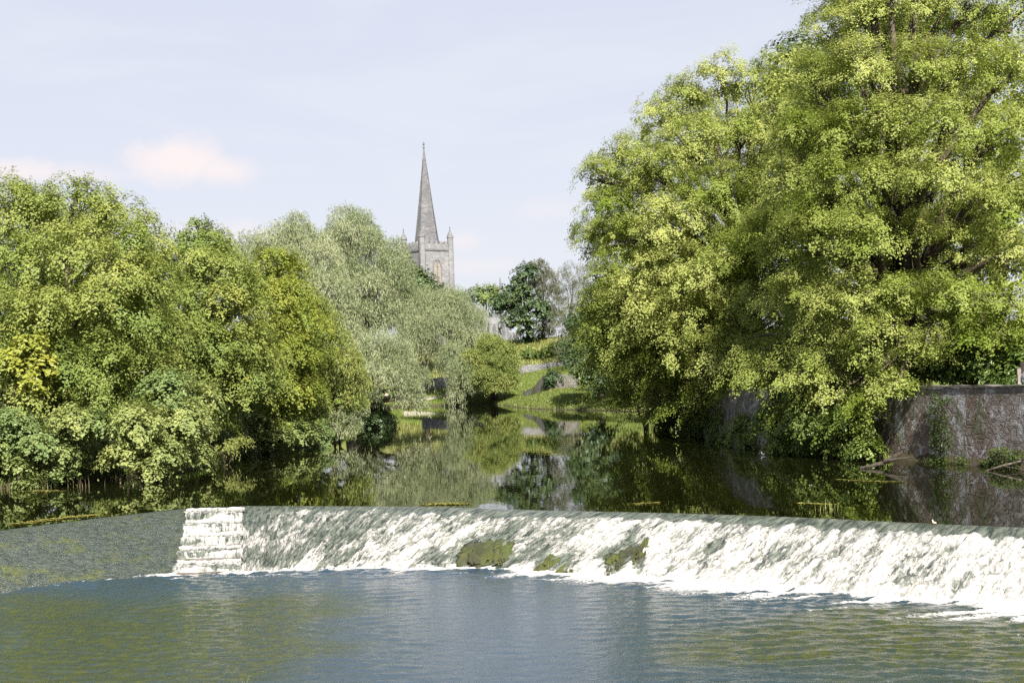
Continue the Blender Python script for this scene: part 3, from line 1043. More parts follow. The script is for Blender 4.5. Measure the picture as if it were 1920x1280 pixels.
Cc = LB([(500, 490, 85, 1.1), (530, 490, 85, 1.0), (478, 525, 85, 1.2), (545, 540, 85, 1.2), (505, 560, 84, 1.6), (560, 600, 84, 1.3), (500, 630, 83, 1.7), (540, 670, 83, 1.7), (575, 660, 85, 1.2),
         (500, 720, 83, 1.7), (555, 740, 83, 1.5), (465, 760, 83, 1.3), (520, 790, 83, 1.2)])
tree('maple_tree', 'yellow-green tree with a rounded top in front of the silver willows', 'tree', gbase(-15.6, 88), back(Cc, 4), 'yellowgreen', 103, r0=0.3, group=GL, leaf=0.145, clump=0.66, per=140, yellow=0.38, ysd=0.2, fill=1.1)
Dd = LB([(585, 590, 92, 1.3), (610, 640, 92, 1.5), (640, 690, 92, 1.3), (595, 700, 91, 1.6), (630, 745, 92, 1.3), (580, 770, 90, 1.2), (662, 720, 93, 0.9), (668, 765, 93, .7)])
tree('sallow_tree', 'soft mid-green sallow leaning over the water right of the yellow-green tree', 'tree', gbase(-13.6, 93.5), back(Dd, 3), 'bush', 104, kind='willow', r0=0.2, stems=3, group=GL,
     leaf=0.26, aspect=0.3, dens=5.5, length=1.2, yellow=0.55, per=13, spread=0.14, upright=0.35)
WB_ = LB([(640, 790, 92, 0.85), (660, 800, 92.5, 0.75), (622, 808, 91.6, 0.6), (676, 778, 93, 0.55), (648, 815, 92, .5)])
tree('willow_bush', 'small pale bush touching the water at the tip of the left bank', 'bush', gbase(-11.9, 94.0), WB_, 'willow', 105, kind='willow', r0=0.07, stems=3,
     leaf=0.24, aspect=0.26, dens=7, length=0.8, yellow=0.6, per=11, spread=0.1, upright=0.2)
# low growth over the water on the near left bank
K1 = LB([(20, 800, 60.8, 1.0), (75, 830, 60.3, 0.95), (130, 800, 60.5, 1.0), (110, 850, 60, 0.6), (175, 800, 60.8, 0.95), (40, 872, 60, .5), (55, 905, 59.8, 0.35), (-20, 850, 60.3, .8), (100, 888, 60, .3)])
tree('elder_shrub', 'blue-green shrub hanging low over the water at the left edge', 'shrub', gbase(-21.8, 62.3), back(K1, 1.5), 'bluegreen', 106, r0=0.1, stems=3, leaf=0.15, clump=0.42, per=75, yellow=0.35, ysd=0.2)
K2 = LB([(260, 800, 61, 1.25), (300, 850, 61, 1.0), (335, 790, 62.5, 1.2), (232, 855, 60.5, 0.75), (310, 735, 63, 1.2), (350, 850, 63, 0.85), (280, 880, 60.6, .6), (370, 740, 66, .8), (375, 800, 65, .7)])
tree('elder_shrub', 'yellow-tinged shrub spilling onto the water left of the fish pass', 'shrub', gbase(-17.5, 66.4), back(K2, 1.6), 'bluegreen', 107, r0=0.1, stems=3, leaf=0.15, clump=0.42, per=75, yellow=0.6, ysd=0.22)
K3 = LB([(425, 850, 72, 0.55), (448, 838, 73, .6), (410, 872, 71, .45)])
tree('willow_bush', 'small bright green waterside bush below the pointed-tip tree', 'bush', gbase(-15.1, 73.5), K3, 'bush', 108, kind='willow', r0=0.05, stems=2, leaf=0.2, aspect=0.3, dens=7, length=0.7, yellow=0.8, per=10, spread=0.08, upright=0.3)

US = [('dark understorey shrub in the gap between the two big left trees', [(330, 780, 76, 1.2), (370, 810, 77, 1.1), (400, 835, 77, .9), (350, 845, 78, .8)], 'bluegreen', .2),
      ('shaded shrub overhanging the water below the yellow-green tree', [(480, 800, 82, 1.2), (520, 825, 82, .9), (455, 820, 81, .9), (560, 815, 84, 1.0), (500, 770, 84, 1.2), (595, 815, 88, .7)], 'bluegreen', .3),
      ('added dark shrub standing for the shaded hollow under the low pale willow', [(700, 775, 125, 1.3), (718, 785, 123, .9), (688, 790, 121, 1.0), (705, 790, 120, .8)], 'dark', .1)]  # dark leaves put where only a shaded hollow shows
for i, (lab, L, mt, yl) in enumerate(US):
    b = P(L[0][0], L[0][1], L[0][2])
    tree('bank_shrub', lab, 'shrub', gbase(b[0] - 1.2, b[1] + 2), back(LB(L), 2.2), mt, 180 + i, r0=0.08, stems=3, leaf=0.18, clump=0.5, per=75, yellow=yl, ysd=0.18)
# wood standing behind the bank trees
WD = [(-30, 84, 11), (-36, 95, 12), (-27, 108, 10), (-33, 122, 12), (-25, 120, 8), (-44, 80, 12), (-22, 100, 7)]
for i, (wx, wy, wh) in enumerate(WD):
    rr_ = np.random.default_rng(300 + i)
    z0_ = gz(wx, wy)
    L = [(np.array([wx + rr_.normal(0, 1.8), wy + rr_.normal(0, 1.8), z0_ + 0.9 + (wh - 2.5) * k_ / 9]), 2.7 - 0.9 * (k_ / 9)) for k_ in range(10)]
    tree('ash_tree', 'shaded tree standing in the wood behind the left bank trees', 'tree', gbase(wx, wy), L, 'sycamore', 310 + i, r0=0.3, group='shaded wood behind the left bank', leaf=0.3, clump=0.95, per=50, yellow=0.12, ysd=.1)

# ---- willows
GW = 'willows round the river bend'
E = LB([(556, 420, 127, 1.3), (535, 440, 127, 1.6), (570, 455, 127, 2.0), (510, 460, 127, 1.9), (465, 480, 128, 2.2), (600, 480, 126, 2.0), (540, 520, 124, 3), (600, 555, 123, 3), (560, 600, 123, 3), (620, 620, 122, 2.3), (480, 540, 125, 2.6)])
tree('willow_tree', 'pale silver willow with a thin feathery top, left of the two tallest willows', 'tree', gbase(-21, 128), back(E, 4), 'willow', 120, kind='willow', bark='greybark', r0=0.4, group=GW,
     leaf=0.36, dens=2.8, length=1.8, yellow=0.65, per=14)
Fw = LB([(645, 415, 134, 1.7), (672, 418, 134, 1.5), (655, 450, 133, 2.3), (692, 462, 133, 1.9), (625, 455, 133, 1.6), (735, 478, 134, 1.7), (728, 515, 132, 2.4), (640, 520, 131, 2.6), (690, 545, 130, 2.3), (640, 590, 130, 2.4), (700, 600, 130, 2.6), (752, 545, 133, 1.6), (740, 590, 131, 2.0), (650, 640, 128, 2.2)])
tree('willow_tree', 'tall dense willow with a rounded top just left of the church tower', 'tree', gbase(-15.8, 137), back(Fw, 5), 'willow', 121, kind='willow', bark='greybark', r0=0.5, group=GW,
     leaf=0.36, dens=3.0, length=1.8, yellow=0.42, per=15)
Nn = LB([(690, 655, 120, 1.9), (735, 662, 121, 1.8), (660, 690, 118, 1.6), (705, 705, 118, 1.8), (745, 705, 119, 1.5), (768, 732, 120, 1.2), (785, 705, 122, 1.0), (755, 750, 119, 1.0), (785, 755, 120, .8), (690, 740, 118, 1.0)])
tree('willow_tree', 'low pale willow trailing its strands into the water beneath the tall willow', 'tree', gbase(-13.6, 121.5), back(Nn, 2.5), 'willow', 122, kind='willow', bark='bark', r0=0.3, group=GW,
     leaf=0.34, dens=3.4, length=1.7, yellow=0.5, per=15)
Gg = LB([(800, 570, 213, 2.91), (845, 568, 213, 2.91), (765, 590, 214, 2.69), (885, 598, 213, 2.35), (825, 615, 211, 3.58), (780, 625, 212, 3.14), (880, 640, 212, 2.69), (858, 680, 211, 2.46), (905, 640, 213, 1.46), (870, 725, 211, 1.68), (858, 745, 211, 1.23), (858, 690, 203, 1.7), (864, 715, 203, 1.5), (856, 742, 203, 1.2), (848, 662, 206, 2.0), (790, 655, 212, 2.4)])
tree('weeping_willow', 'dome-shaped weeping willow overhanging the far bank below the church', 'tree', gbase(-7.6, 213.5), back(Gg, 4), 'willow', 123, kind='willow', bark='bark', r0=0.5, group=GW,
     leaf=0.42, dens=3.0, length=2.9, yellow=0.42, per=16)
J = LB([(920, 655, 206, 2.2), (945, 662, 206, 1.7), (888, 680, 205, 1.9), (930, 690, 205, 2.5), (952, 705, 205, 1.6), (905, 712, 204, 2.1), (935, 722, 204, 1.9), (880, 712, 204.5, 1.7), (960, 680, 205.5, 1.2), (962, 720, 204.6, 1.0)])
tree('bush_willow', 'round yellow-green bush willow on several dark stems at the far bank', 'tree', gbase(at(925, 210), 210.3), back(J, 3), 'bush', 124, kind='willow', bark='bark', r0=0.16, stems=5,
     leaf=0.36, aspect=0.30, dens=4.6, length=1.4, yellow=0.5, per=13, spread=0.2, upright=0.35)

# ---- right bank limes
R1 = LB([(1350, 150, 90, 2.0), (1420, 150, 90, 1.9), (1290, 185, 90, 1.9), (1235, 225, 90, 1.8), (1165, 300, 90, 1.9), (1122, 335, 89, 1.4), (1475, 180, 91, 2.0),
         (1380, 240, 86, 2.4), (1300, 280, 85, 2.5), (1220, 330, 86, 2.3), (1140, 400, 87, 1.9), (1108, 440, 88, 1.1), (1440, 280, 86, 2.4),
         (1180, 450, 85, 2.3), (1260, 420, 83, 2.5), (1350, 370, 82, 2.6), (1430, 400, 82, 2.4),
         (1145, 520, 86, 1.8), (1210, 520, 83, 2.2), (1300, 520, 81, 2.5), (1390, 490, 80, 2.5),
         (1165, 595, 85, 2.0), (1145, 650, 87, 1.5), (1235, 600, 83, 2.2), (1320, 610, 81, 2.3), (1400, 590, 79, 2.2),
         (1200, 675, 85, 1.9), (1265, 690, 83, 1.9), (1340, 675, 80, 2.0), (1235, 735, 86, 1.5), (1290, 750, 84, 1.4), (1165, 705, 88, 1.4), (1420, 660, 78, 1.9),
         (1120, 570, 88, 1.5), (1128, 620, 89, 1.6), (1138, 680, 90, 1.4), (1170, 745, 89, 1.0), (1210, 765, 88, .9), (1340, 745, 81, 1.5), (1390, 740, 77, 1.4), (1255, 640, 82, 1.9)])
tree('lime_tree', 'left lime tree of the right bank, its crown reaching over the river', 'tree', gbase(16.0, 91), back(R1, 6), 'lime', 130, r0=0.55, group=GR,
     leaf=0.125, clump=0.72, per=220, yellow=0.5, ysd=0.27, droop=0.24, up=0.95, flat=0.42, fill=1.1, elong=1.45)
R2 = LB([(1565, 60, 66, 1.4), (1630, 20, 66, 1.8), (1720, 0, 66, 2.0), (1820, 10, 66, 2.0), (1920, 20, 66, 2.2), (1610, -80, 67, 1.9), (1720, -110, 67, 2.3), (1850, -110, 67, 2.3),
         (1535, 150, 66, 1.5), (1620, 130, 64, 1.8), (1710, 130, 63, 1.8), (1800, 130, 64, 1.8), (1900, 140, 64, 1.8),
         (1505, 240, 66, 1.5), (1580, 250, 63, 1.8), (1680, 240, 62, 1.7), (1770, 235, 60.5, 1.6), (1880, 260, 62, 1.8),
         (1485, 340, 66, 1.4), (1560, 350, 62, 1.8), (1655, 350, 61, 1.7), (1755, 315, 58.5, 1.5), (1850, 370, 61, 1.5), (1940, 350, 61, 1.8),
         (1455, 430, 67, 1.4), (1530, 450, 62, 1.8), (1620, 450, 60, 1.6), (1730, 440, 62, 1.4), (1830, 455, 63.5, 1.7), (1920, 480, 60, 1.5),
         (1500, 560, 63, 1.7), (1590, 560, 60, 1.6), (1680, 560, 59, 1.4), (1780, 565, 58, 1.4), (1880, 580, 57, 1.5),
         (1550, 650, 62, 1.5), (1640, 640, 59, 1.4), (1715, 640, 59, 1.0), (1820, 635, 57, 1.0), (1900, 635, 57, 1.1),
         (1565, 730, 61, 1.2), (1640, 715, 59.5, 1.1), (1600, 780, 60, 0.9), (1685, 720, 58, 0.8), (1740, 655, 57.5, .7),
         (1500, 700, 62, 1.4), (1640, 765, 58.6, .7), (1420, 700, 67, 1.3)])
tree('lime_tree', 'tallest lime tree, at the right edge, with boughs hanging over the river wall', 'tree', gbase(at(1722, 66), 66), back(R2, 5), 'lime', 131, r0=0.6, group=GR,
     leaf=0.105, clump=0.62, per=215, yellow=0.5, ysd=0.27, droop=0.24, up=0.95, flat=0.42, fill=1.1, elong=1.45)
R3 = LB([(1490, 140, 84, 2.0), (1520, 230, 82, 2.2), (1490, 330, 81, 2.2), (1470, 430, 80, 2.2), (1460, 530, 79, 2.2), (1520, 520, 78, 2.2), (1480, 620, 78, 2.0), (1540, 600, 77, 2.0), (1570, 400, 80, 2.4), (1600, 250, 82, 2.4), (1500, 690, 78, 1.6)])
tree('lime_tree', 'lime tree squeezed between the two big limes of the right bank', 'tree', gbase(at(1545, 82), 82), back(R3, 5), 'lime', 132, r0=0.45, group=GR,
     leaf=0.19, clump=0.75, per=95, yellow=0.3, ysd=0.15, droop=0.5, up=0.7, fill=1.15)
R4 = LB([(1480, 110, 112, 2.0), (1510, 100, 112, 2.0), (1530, 160, 112, 3.0), (1480, 190, 112, 3.0), (1600, 120, 112, 3.4), (1560, 260, 112, 4)])
tree('beech_tree', 'dark tree peeping out behind the limes against the sky', 'tree', gbase(at(1530, 114), 114), R4, 'dark', 133, r0=0.5, leaf=0.32, clump=1.0, per=46, yellow=0.5, ysd=0.2)
for i, (wx, wy, wh) in enumerate([(17, 140, 18), (16.2, 155, 18), (15.5, 169, 15)]):
    rr_ = np.random.default_rng(330 + i)
    z0_ = gz(wx, wy)
    L = [(np.array([wx + rr_.normal(0, 2.4), wy + rr_.normal(0, 2.4), z0_ + 3.5 + (wh - 5.0) * k_ / 11]), 3.0 - 1.0 * (k_ / 11)) for k_ in range(12)]
    tree('lime_tree', 'lime tree farther up the right bank, behind the left lime', 'tree', gbase(wx, wy), L, 'lime', 340 + i, r0=0.35, group='farther limes of the right bank', leaf=0.32, clump=1.0, per=50, yellow=0.15, ysd=.1)
R5 = LB([(1830, 100, 80, 3), (1930, 200, 80, 3), (1820, 260, 78, 3), (1930, 360, 78, 3), (1830, 420, 77, 2.6), (1930, 520, 76, 2.6), (1850, 560, 76, 2.2), (1760, 160, 80, 2.8), (1690, 60, 80, 2.8), (1780, 500, 77, 2.0), (1940, 620, 75, 2.0), (1890, 420, 76, 2.6), (1870, 300, 78, 2.6), (1780, 400, 78, 2.4)])
tree('lime_tree', 'shaded lime tree deeper in the wood behind the tallest lime', 'tree', gbase(at(1865, 80), 80), R5, 'lime', 134, r0=0.5, group=GR, leaf=0.24, clump=0.85, per=70, yellow=0.2, ysd=0.1, fill=1.1)

# shrubs and ivy along the right bank
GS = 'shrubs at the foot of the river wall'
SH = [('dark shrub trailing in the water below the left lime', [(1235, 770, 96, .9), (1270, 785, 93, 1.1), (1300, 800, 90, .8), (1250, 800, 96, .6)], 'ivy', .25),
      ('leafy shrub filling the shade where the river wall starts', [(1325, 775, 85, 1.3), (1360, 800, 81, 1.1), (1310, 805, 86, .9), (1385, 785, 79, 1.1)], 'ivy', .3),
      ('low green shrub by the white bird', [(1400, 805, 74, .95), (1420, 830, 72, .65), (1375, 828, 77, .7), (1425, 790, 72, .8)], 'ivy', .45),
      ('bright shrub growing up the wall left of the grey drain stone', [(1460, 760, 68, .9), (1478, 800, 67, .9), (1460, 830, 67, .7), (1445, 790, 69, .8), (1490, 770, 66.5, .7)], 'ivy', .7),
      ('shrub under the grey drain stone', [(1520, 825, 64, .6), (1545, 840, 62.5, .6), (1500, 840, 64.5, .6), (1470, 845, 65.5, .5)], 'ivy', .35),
      ('green bush and shade-dark hanging lime foliage on the wall right of the grey drain stone', [(1570, 800, 61.2, .8), (1595, 832, 60, .6), (1560, 765, 61.8, .8), (1545, 745, 62.6, .8), (1625, 840, 58.8, .5), (1605, 785, 60, .8), (1530, 800, 62, .8), (1510, 760, 63, 1.0)], 'ivy', .6)]  # includes hanging lime foliage, its shade put into the darker ivy leaves
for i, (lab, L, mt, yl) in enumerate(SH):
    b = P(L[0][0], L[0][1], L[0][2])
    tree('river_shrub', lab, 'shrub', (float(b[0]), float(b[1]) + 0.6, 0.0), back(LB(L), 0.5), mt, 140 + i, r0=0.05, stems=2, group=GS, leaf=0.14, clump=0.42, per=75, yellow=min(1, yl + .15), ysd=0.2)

# ---- trees on the church hill
def hill_tree(name, label, L, mat, seed, bx, bd, **kw):
    return tree(name, label, 'tree', gbase(at(bx, bd), bd), LB(L), mat, seed, **kw)


hill_tree('hill_tree', 'dark green tree hiding the foot of the church tower', [(772, 516, 240, 2.2), (797, 528, 240, 2.0), (750, 512, 242, 2.6), (820, 552, 240, 2.0), (790, 550, 240, 3.4), (750, 545, 243, 3.4), (845, 562, 241, 1.7), (865, 560, 241, 1.3), (820, 580, 240, 3.4)],
          'dark', 150, 795, 244, r0=0.4, leaf=0.5, clump=1.1, per=40, yellow=0.6, ysd=0.2)
hill_tree('hill_tree', 'dark round tree on the hill right of the church nave',
          [(990, 510, 263, 2.0), (968, 535, 262, 2.0), (945, 572, 262, 2.3), (985, 560, 260, 2.9), (1005, 585, 260, 2.9), (968, 600, 259, 2.3), (990, 615, 259.5, 1.9), (935, 560, 262, 1.2), (958, 545, 262, 1.6)],
          'dark', 151, 990, 264, r0=0.35, leaf=0.55, clump=1.0, per=36, yellow=0.25, ysd=0.25)
hill_tree('hill_tree', 'brownish thin-leaved tree behind the dark round tree', [(1010, 508, 268, 2.2), (1022, 530, 268, 2.6), (1030, 560, 267, 2.8), (1035, 600, 266, 2.6), (1005, 540, 268, 2.2), (1022, 625, 265, 1.8)],
          'grey', 152, 1020, 269, kind='willow', bark='greybark', r0=0.3, leaf=0.5, aspect=0.22, dens=2.2, length=1.6, yellow=0.4, per=12, upright=0.4)
hill_tree('hill_tree', 'half-bare grey tree against the sky between the hill and the limes', [(1055, 530, 232, 2.4), (1075, 515, 232, 2.2), (1070, 555, 231, 2.8), (1055, 585, 231, 2.4), (1090, 545, 232, 2.4), (1075, 610, 230, 2.6), (1065, 650, 229, 2.2), (1090, 590, 231, 2.6), (1050, 620, 231, 2.2), (1088, 640, 229, 2.4), (1060, 670, 229, 1.6), (1085, 670, 228, 1.8)],
          'grey', 153, 1075, 234, kind='willow', bark='greybark', r0=0.3, leaf=0.42, aspect=0.12, dens=2.0, length=1.8, yellow=0.55, per=10, upright=0.5)
hill_tree('hill_tree', 'small bright green tree showing above the church nave', [(893, 553, 330, 2.2), (910, 548, 330, 2.4), (928, 552, 330, 2.2), (940, 560, 330, 2.0), (905, 562, 330, 2.2)], 'bluegreen', 154, 912, 331, r0=0.3, leaf=0.55, clump=1.1, per=36, yellow=0.2)
hill_tree('holly_tree', 'dark green tree at the left edge of the limes by the ruined wall', [(1092, 600, 164, 2.0), (1098, 640, 162, 2.4), (1105, 680, 160, 2.2), (1085, 660, 163, 1.6), (1120, 715, 159, 1.8), (1115, 640, 162, 2.6), (1140, 600, 164, 2.6), (1145, 660, 162, 2.6)],
          'dark', 155, 1125, 164, r0=0.3, leaf=0.4, clump=0.9, per=44, yellow=0.3)
HS = [('rounded green scrub on the slope under the grey tree', [(1040, 652, 246, 1.3), (1055, 648, 246, 1.2), (1025, 660, 245, 1.0)]),
      ('flat green scrub on the dry slope right of the bush willow', [(995, 660, 247, 1.0), (1010, 664, 246, .9), (980, 664, 247, .7)]),
      ('dark scrub at the foot of the dark round tree', [(985, 638, 262, .9), (1000, 636, 262, .8), (1015, 633, 263, .8)])]
for i, (lab, L) in enumerate(HS):
    b = P(L[0][0], L[0][1], L[0][2])
    tree('scrub_bush', lab, 'bush', gbase(b[0], b[1] + 0.5), LB(L), 'dark' if i == 2 else 'ivy', 160 + i, r0=0.05, stems=2, group='scrub on the church hill', leaf=0.35, clump=0.6, per=30, yellow=0.5)

# ------------------------------------------------------------------ church
CH = P(801, 470, 290)
CX, CY, CZ = float(CH[0]), 290.0, gz(float(CH[0]), 290.0) - 0.3
church = empty('church', (CX, CY, CZ), 'grey stone church with a tall spire on a battlemented tower, rising above the willows', 'church')
CB = (CX, CY, CZ)
TH = R(36.5)                     # tower turned so that one corner faces the river
HW = 3.47                        # half width of the tower
ez = lambda yy: 4 + (705 - yy) * 290 / F
Z_STR, Z_PAR, Z_PIN = ez(467), ez(449), ez(424)


def rot(x, y):
    c, s = math.cos(TH), math.sin(TH)
    return (CX + x * c - y * s, CY + x * s + y * c)


def rbox(mb, x0, x1, y0, y1, z0, z1):
    mb.box(CX + x0, CX + x1, CY + y0, CY + y1, z0, z1, TH, (CX, CY))


mb = MB()
rbox(mb, -HW, HW, -HW, HW, CZ, Z_STR)
mb.build('tower', M['ashlar'], church, CB)
mb = MB()
rbox(mb, -HW - .16, HW + .16, -HW - .16, HW + .16, Z_STR, Z_STR + 0.35)
mb.build('string_course', M['trim'], church, CB)
mb = MB()
rbox(mb, -HW - .1, HW + .1, -HW - .1, HW + .1, ez(600), ez(597))
mb.build('string_course', M['trim'], church, CB)
mb = MB()
par_t = 0.45
zb = Z_STR + 0.35
zc = Z_PAR - 0.55
for (x0, x1, y0, y1) in ((-HW, HW, -HW, -HW + par_t), (-HW, HW, HW - par_t, HW), (-HW, -HW + par_t, -HW + par_t, HW - par_t), (HW - par_t, HW, -HW + par_t, HW - par_t)):
    rbox(mb, x0, x1, y0, y1, zb, zc)
    n = 5
    for k in range(n):
        if x1 - x0 > y1 - y0:
            st = (x1 - x0 - 1.6) / (n * 2 - 1)
            a = x0 + 0.8 + 2 * k * st
            rbox(mb, a, a + st, y0, y1, zc + 0.004, Z_PAR)
        else:
            st = (y1 - y0 - 0.7) / (n * 2 - 1)
            a = y0 + 0.35 + 2 * k * st
            rbox(mb, x0, x1, a, a + st, zc + 0.004, Z_PAR)
mb.build('parapet', M['ashlar'], church, CB)
mb = MB()
rbox(mb, -HW + par_t, HW - par_t, -HW + par_t, HW - par_t, Z_STR + 0.1, zb + 0.6)
mb.build('tower_roof', M['slate'], church, CB)
for sx in (-1, 1):
    for sy in (-1, 1):
        c = rot(sx * HW * 0.985, sy * HW * 0.985)
        mb = MB()
        mb.lathe(c, [(0.62, ez(600)), (0.62, Z_STR), (0.62, Z_PAR + 0.75), (0.74, Z_PAR + 0.8), (0.74, Z_PAR + 1.0)], 8, TH + R(22.5))
        tpart = mb.build('turret', M['ashlar'], church, CB)
        mb = MB()
        mb.lathe(c, [(0.70, Z_PAR + 1.0), (0.36, Z_PAR + 1.75), (0.16, Z_PIN - 0.7), (0.07, Z_PIN), (0.17, Z_PIN + .1), (0.05, Z_PIN + .22), (0.03, Z_PIN + .5)], 8, TH + R(22.5))
        mb.build('turret_cap', M['trim'], tpart)
        tpart.children[0].data.transform(Matrix.Translation((-CB[0], -CB[1], -CB[2])))
mb = MB()
Z_AP = ez(272)
prof = []
for i in range(13):
    u = i / 12
    prof.append((2.62 * (1 - u) ** 1.04 * (1 - 0.02 * math.sin(u * 3.14)) + 0.10, zb + 0.3 + (Z_AP - zb - 0.3) * u))
mb.lathe((CX, CY), prof, 8, TH + R(22.5))
sp = mb.build('spire', M['spire'], church, CB)
mb = MB()
mb.lathe((CX, CY), [(0.10, Z_AP), (0.24, Z_AP + 0.15), (0.24, Z_AP + 0.3), (0.10, Z_AP + .45), (0.16, Z_AP + .75), (0.26, Z_AP + .95), (0.14, Z_AP + 1.2), (0.04, Z_AP + 1.5)], 8)
f_ = mb.build('finial', M['trim'], sp)
f_.data.transform(Matrix.Translation((-CB[0], -CB[1], -CB[2])))


def lancet(face, zlo, zhi, half, name):
    """pointed belfry opening on one tower face with a frame, mullion and louvres"""
    def pt(u, zz, out):
        if face == 0:
            x, y = rot(u, -HW - out)
        else:
            x, y = rot(-HW - out, -u)
        return (x, y, zz)
    zs = zhi - half * 1.7
    arch = [(-half, zlo), (half, zlo), (half, zs)]
    for k in range(1, 7):
        a = k / 7
        arch.append((half * (1 - a ** 1.6), zs + (zhi - zs) * math.sin(a * math.pi / 2) ** 0.9))
    arch.append((0, zhi))
    arch += [(-a, b) for a, b in arch[-2:2:-1]] + [(-half, zs)]
    g1 = [(u * 1.28, zlo + (zz - zlo) * 1.07) for u, zz in arch]
    mb = MB()
    ring_o = [pt(u, zz, 0.13) for u, zz in g1]
    ring_i = [pt(u, zz, 0.13) for u, zz in arch]
    ring_b = [pt(u, zz, -0.05) for u, zz in arch]
    ring_w = [pt(u, zz, -0.05) for u, zz in g1]
    mb.rings([ring_w, ring_o, ring_i, ring_b], cap=False)
    w = mb.build(name, M['trim'], church, CB)
    mb = MB()
    mb.add([pt(u, zz, 0.02) for u, zz in arch], [tuple(range(len(arch)))])
    nl = 9
    for k in range(nl):
        z0 = zlo + (zs - zlo) * k / nl
        v4 = [pt(-half, z0, 0.10), pt(half, z0, 0.10), pt(half, z0 + (zs - zlo) / nl * 0.9, 0.03), pt(-half, z0 + (zs - zlo) / nl * 0.9, 0.03)]
        mb.add(v4, [(0, 1, 2, 3)])
    lv = mb.build('louvres', M['louvre'], w)
    lv.data.transform(Matrix.Translation((-CB[0], -CB[1], -CB[2])))
    mb = MB()
    a, b = [pt(u, zlo, 0.16) for u in (-0.09, 0.09)], [pt(u, zhi - 0.3, 0.16) for u in (-0.09, 0.09)]
    c_, d_ = [pt(u, zlo, 0.0) for u in (-0.09, 0.09)], [pt(u, zhi - 0.3, 0.0) for u in (-0.09, 0.09)]
    mb.rings([[a[0], a[1], c_[1], c_[0]], [b[0], b[1], d_[1], d_[0]]])
    mm = mb.build('mullion', M['trim'], w)
    mm.data.transform(Matrix.Translation((-CB[0], -CB[1], -CB[2])))


lancet(0, ez(535), ez(486), 0.85, 'belfry_window')
lancet(1, ez(535), ez(486), 0.85, 'belfry_window')

# nave to the right of the tower, gable towards the river
nave = MB()
NX0, NX1 = at(862, 290) - CX, at(916, 286) - CX
nz0, nz1, nzr = CZ - 1, ez(583), ez(566)


def nbox(mb, x0, x1, y0, y1, z0, z1):
    mb.box(CX + x0, CX + x1, CY + y0, CY + y1, z0, z1)


nx0, nx1 = 4.2, float(P(917, 600, 288)[0]) - CX
nbox(nave, nx0, nx1, -2, 26, nz0, nz1)
xm = (nx0 + nx1) / 2
nave.add([(CX + nx0, CY - 2, nz1), (CX + nx1, CY - 2, nz1), (CX + xm, CY - 2, nzr), (CX + nx0, CY - 1.5, nz1), (CX + nx1, CY - 1.5, nz1), (CX + xm, CY - 1.5, nzr)],
         [(0, 1, 2), (5, 4, 3), (0, 2, 5, 3), (1, 4, 5, 2)])
nave.build('nave', M['ashlar'], church, CB)
mb = MB()
mb.add([(CX + nx0 - .2, CY - 1.6, nz1 - .1), (CX + nx1 + .2, CY - 1.6, nz1 - .1), (CX + xm, CY - 1.6, nzr - .1), (CX + nx0 - .2, CY + 26, nz1 - .1), (CX + nx1 + .2, CY + 26, nz1 - .1), (CX + xm, CY + 26, nzr - .1)],
       [(0, 1, 2), (5, 4, 3), (0, 2, 5, 3), (1, 4, 5, 2)])
mb.build('nave_roof', M['slate'], church, CB)
# south transept with tall windows and buttresses, and the low vestry beyond it
tx0, tx1 = float(P(916, 600, 285)[0]) - CX, float(P(956, 600, 285)[0]) - CX
mb = MB()
nbox(mb, tx0, tx1, -6, 20, nz0, ez(597))
mb.build('transept', M['ashlar'], church, CB)
mb = MB()
mb.add([(CX + tx0, CY - 6, ez(597)), (CX + tx1, CY - 6, ez(597)), (CX + (tx0 + tx1) / 2, CY - 6, ez(580)), (CX + tx0, CY + 20, ez(597)), (CX + tx1, CY + 20, ez(597)), (CX + (tx0 + tx1) / 2, CY + 20, ez(580))],
       [(0, 1, 2), (5, 4, 3), (0, 2, 5, 3), (1, 4, 5, 2)])
mb.build('transept_roof', M['slate'], church, CB)
for k in range(3):
    u = tx0 + (tx1 - tx0) * (0.04 + 0.43 * k)
    mb = MB()
    nbox(mb, u, u + 0.45, -6.5, -6.003, nz0, ez(604))
    mb.build('buttress', M['ashlar'], church, CB)
for k in range(2):
    u = tx0 + (tx1 - tx0) * (0.26 + 0.43 * k)
    mb = MB()
    mb.add([(CX + u - .35, CY - 6.06, ez(637)), (CX + u + .35, CY - 6.06, ez(637)), (CX + u + .35, CY - 6.06, ez(614)), (CX + u, CY - 6.06, ez(607)), (CX + u - .35, CY - 6.06, ez(614))], [(0, 1, 2, 3, 4)])
    mb.build('window', M['slate'], church, CB)
mb = MB()
vx0, vx1 = float(P(957, 630, 283)[0]) - CX, float(P(973, 630, 283)[0]) - CX
nbox(mb, vx0, vx1, -8, 4, nz0 - 1, ez(625))
mb.build('vestry', M['ashlar'], church, CB)
for (px, yt, yb_) in ((939, 520, 560), (874, 540, 585)):
    q = P(px, yb_, 296)
    mb = MB()
    mb.lathe((q[0], q[1]), [(0.55, nz1 - 2), (0.55, q[2] + 0.6), (0.62, q[2] + .7), (0.3, q[2] + 1.8), (0.08, float(P(px, yt, 296)[2]))], 8)
    mb.build('pinnacle', M['trim'], church, CB)

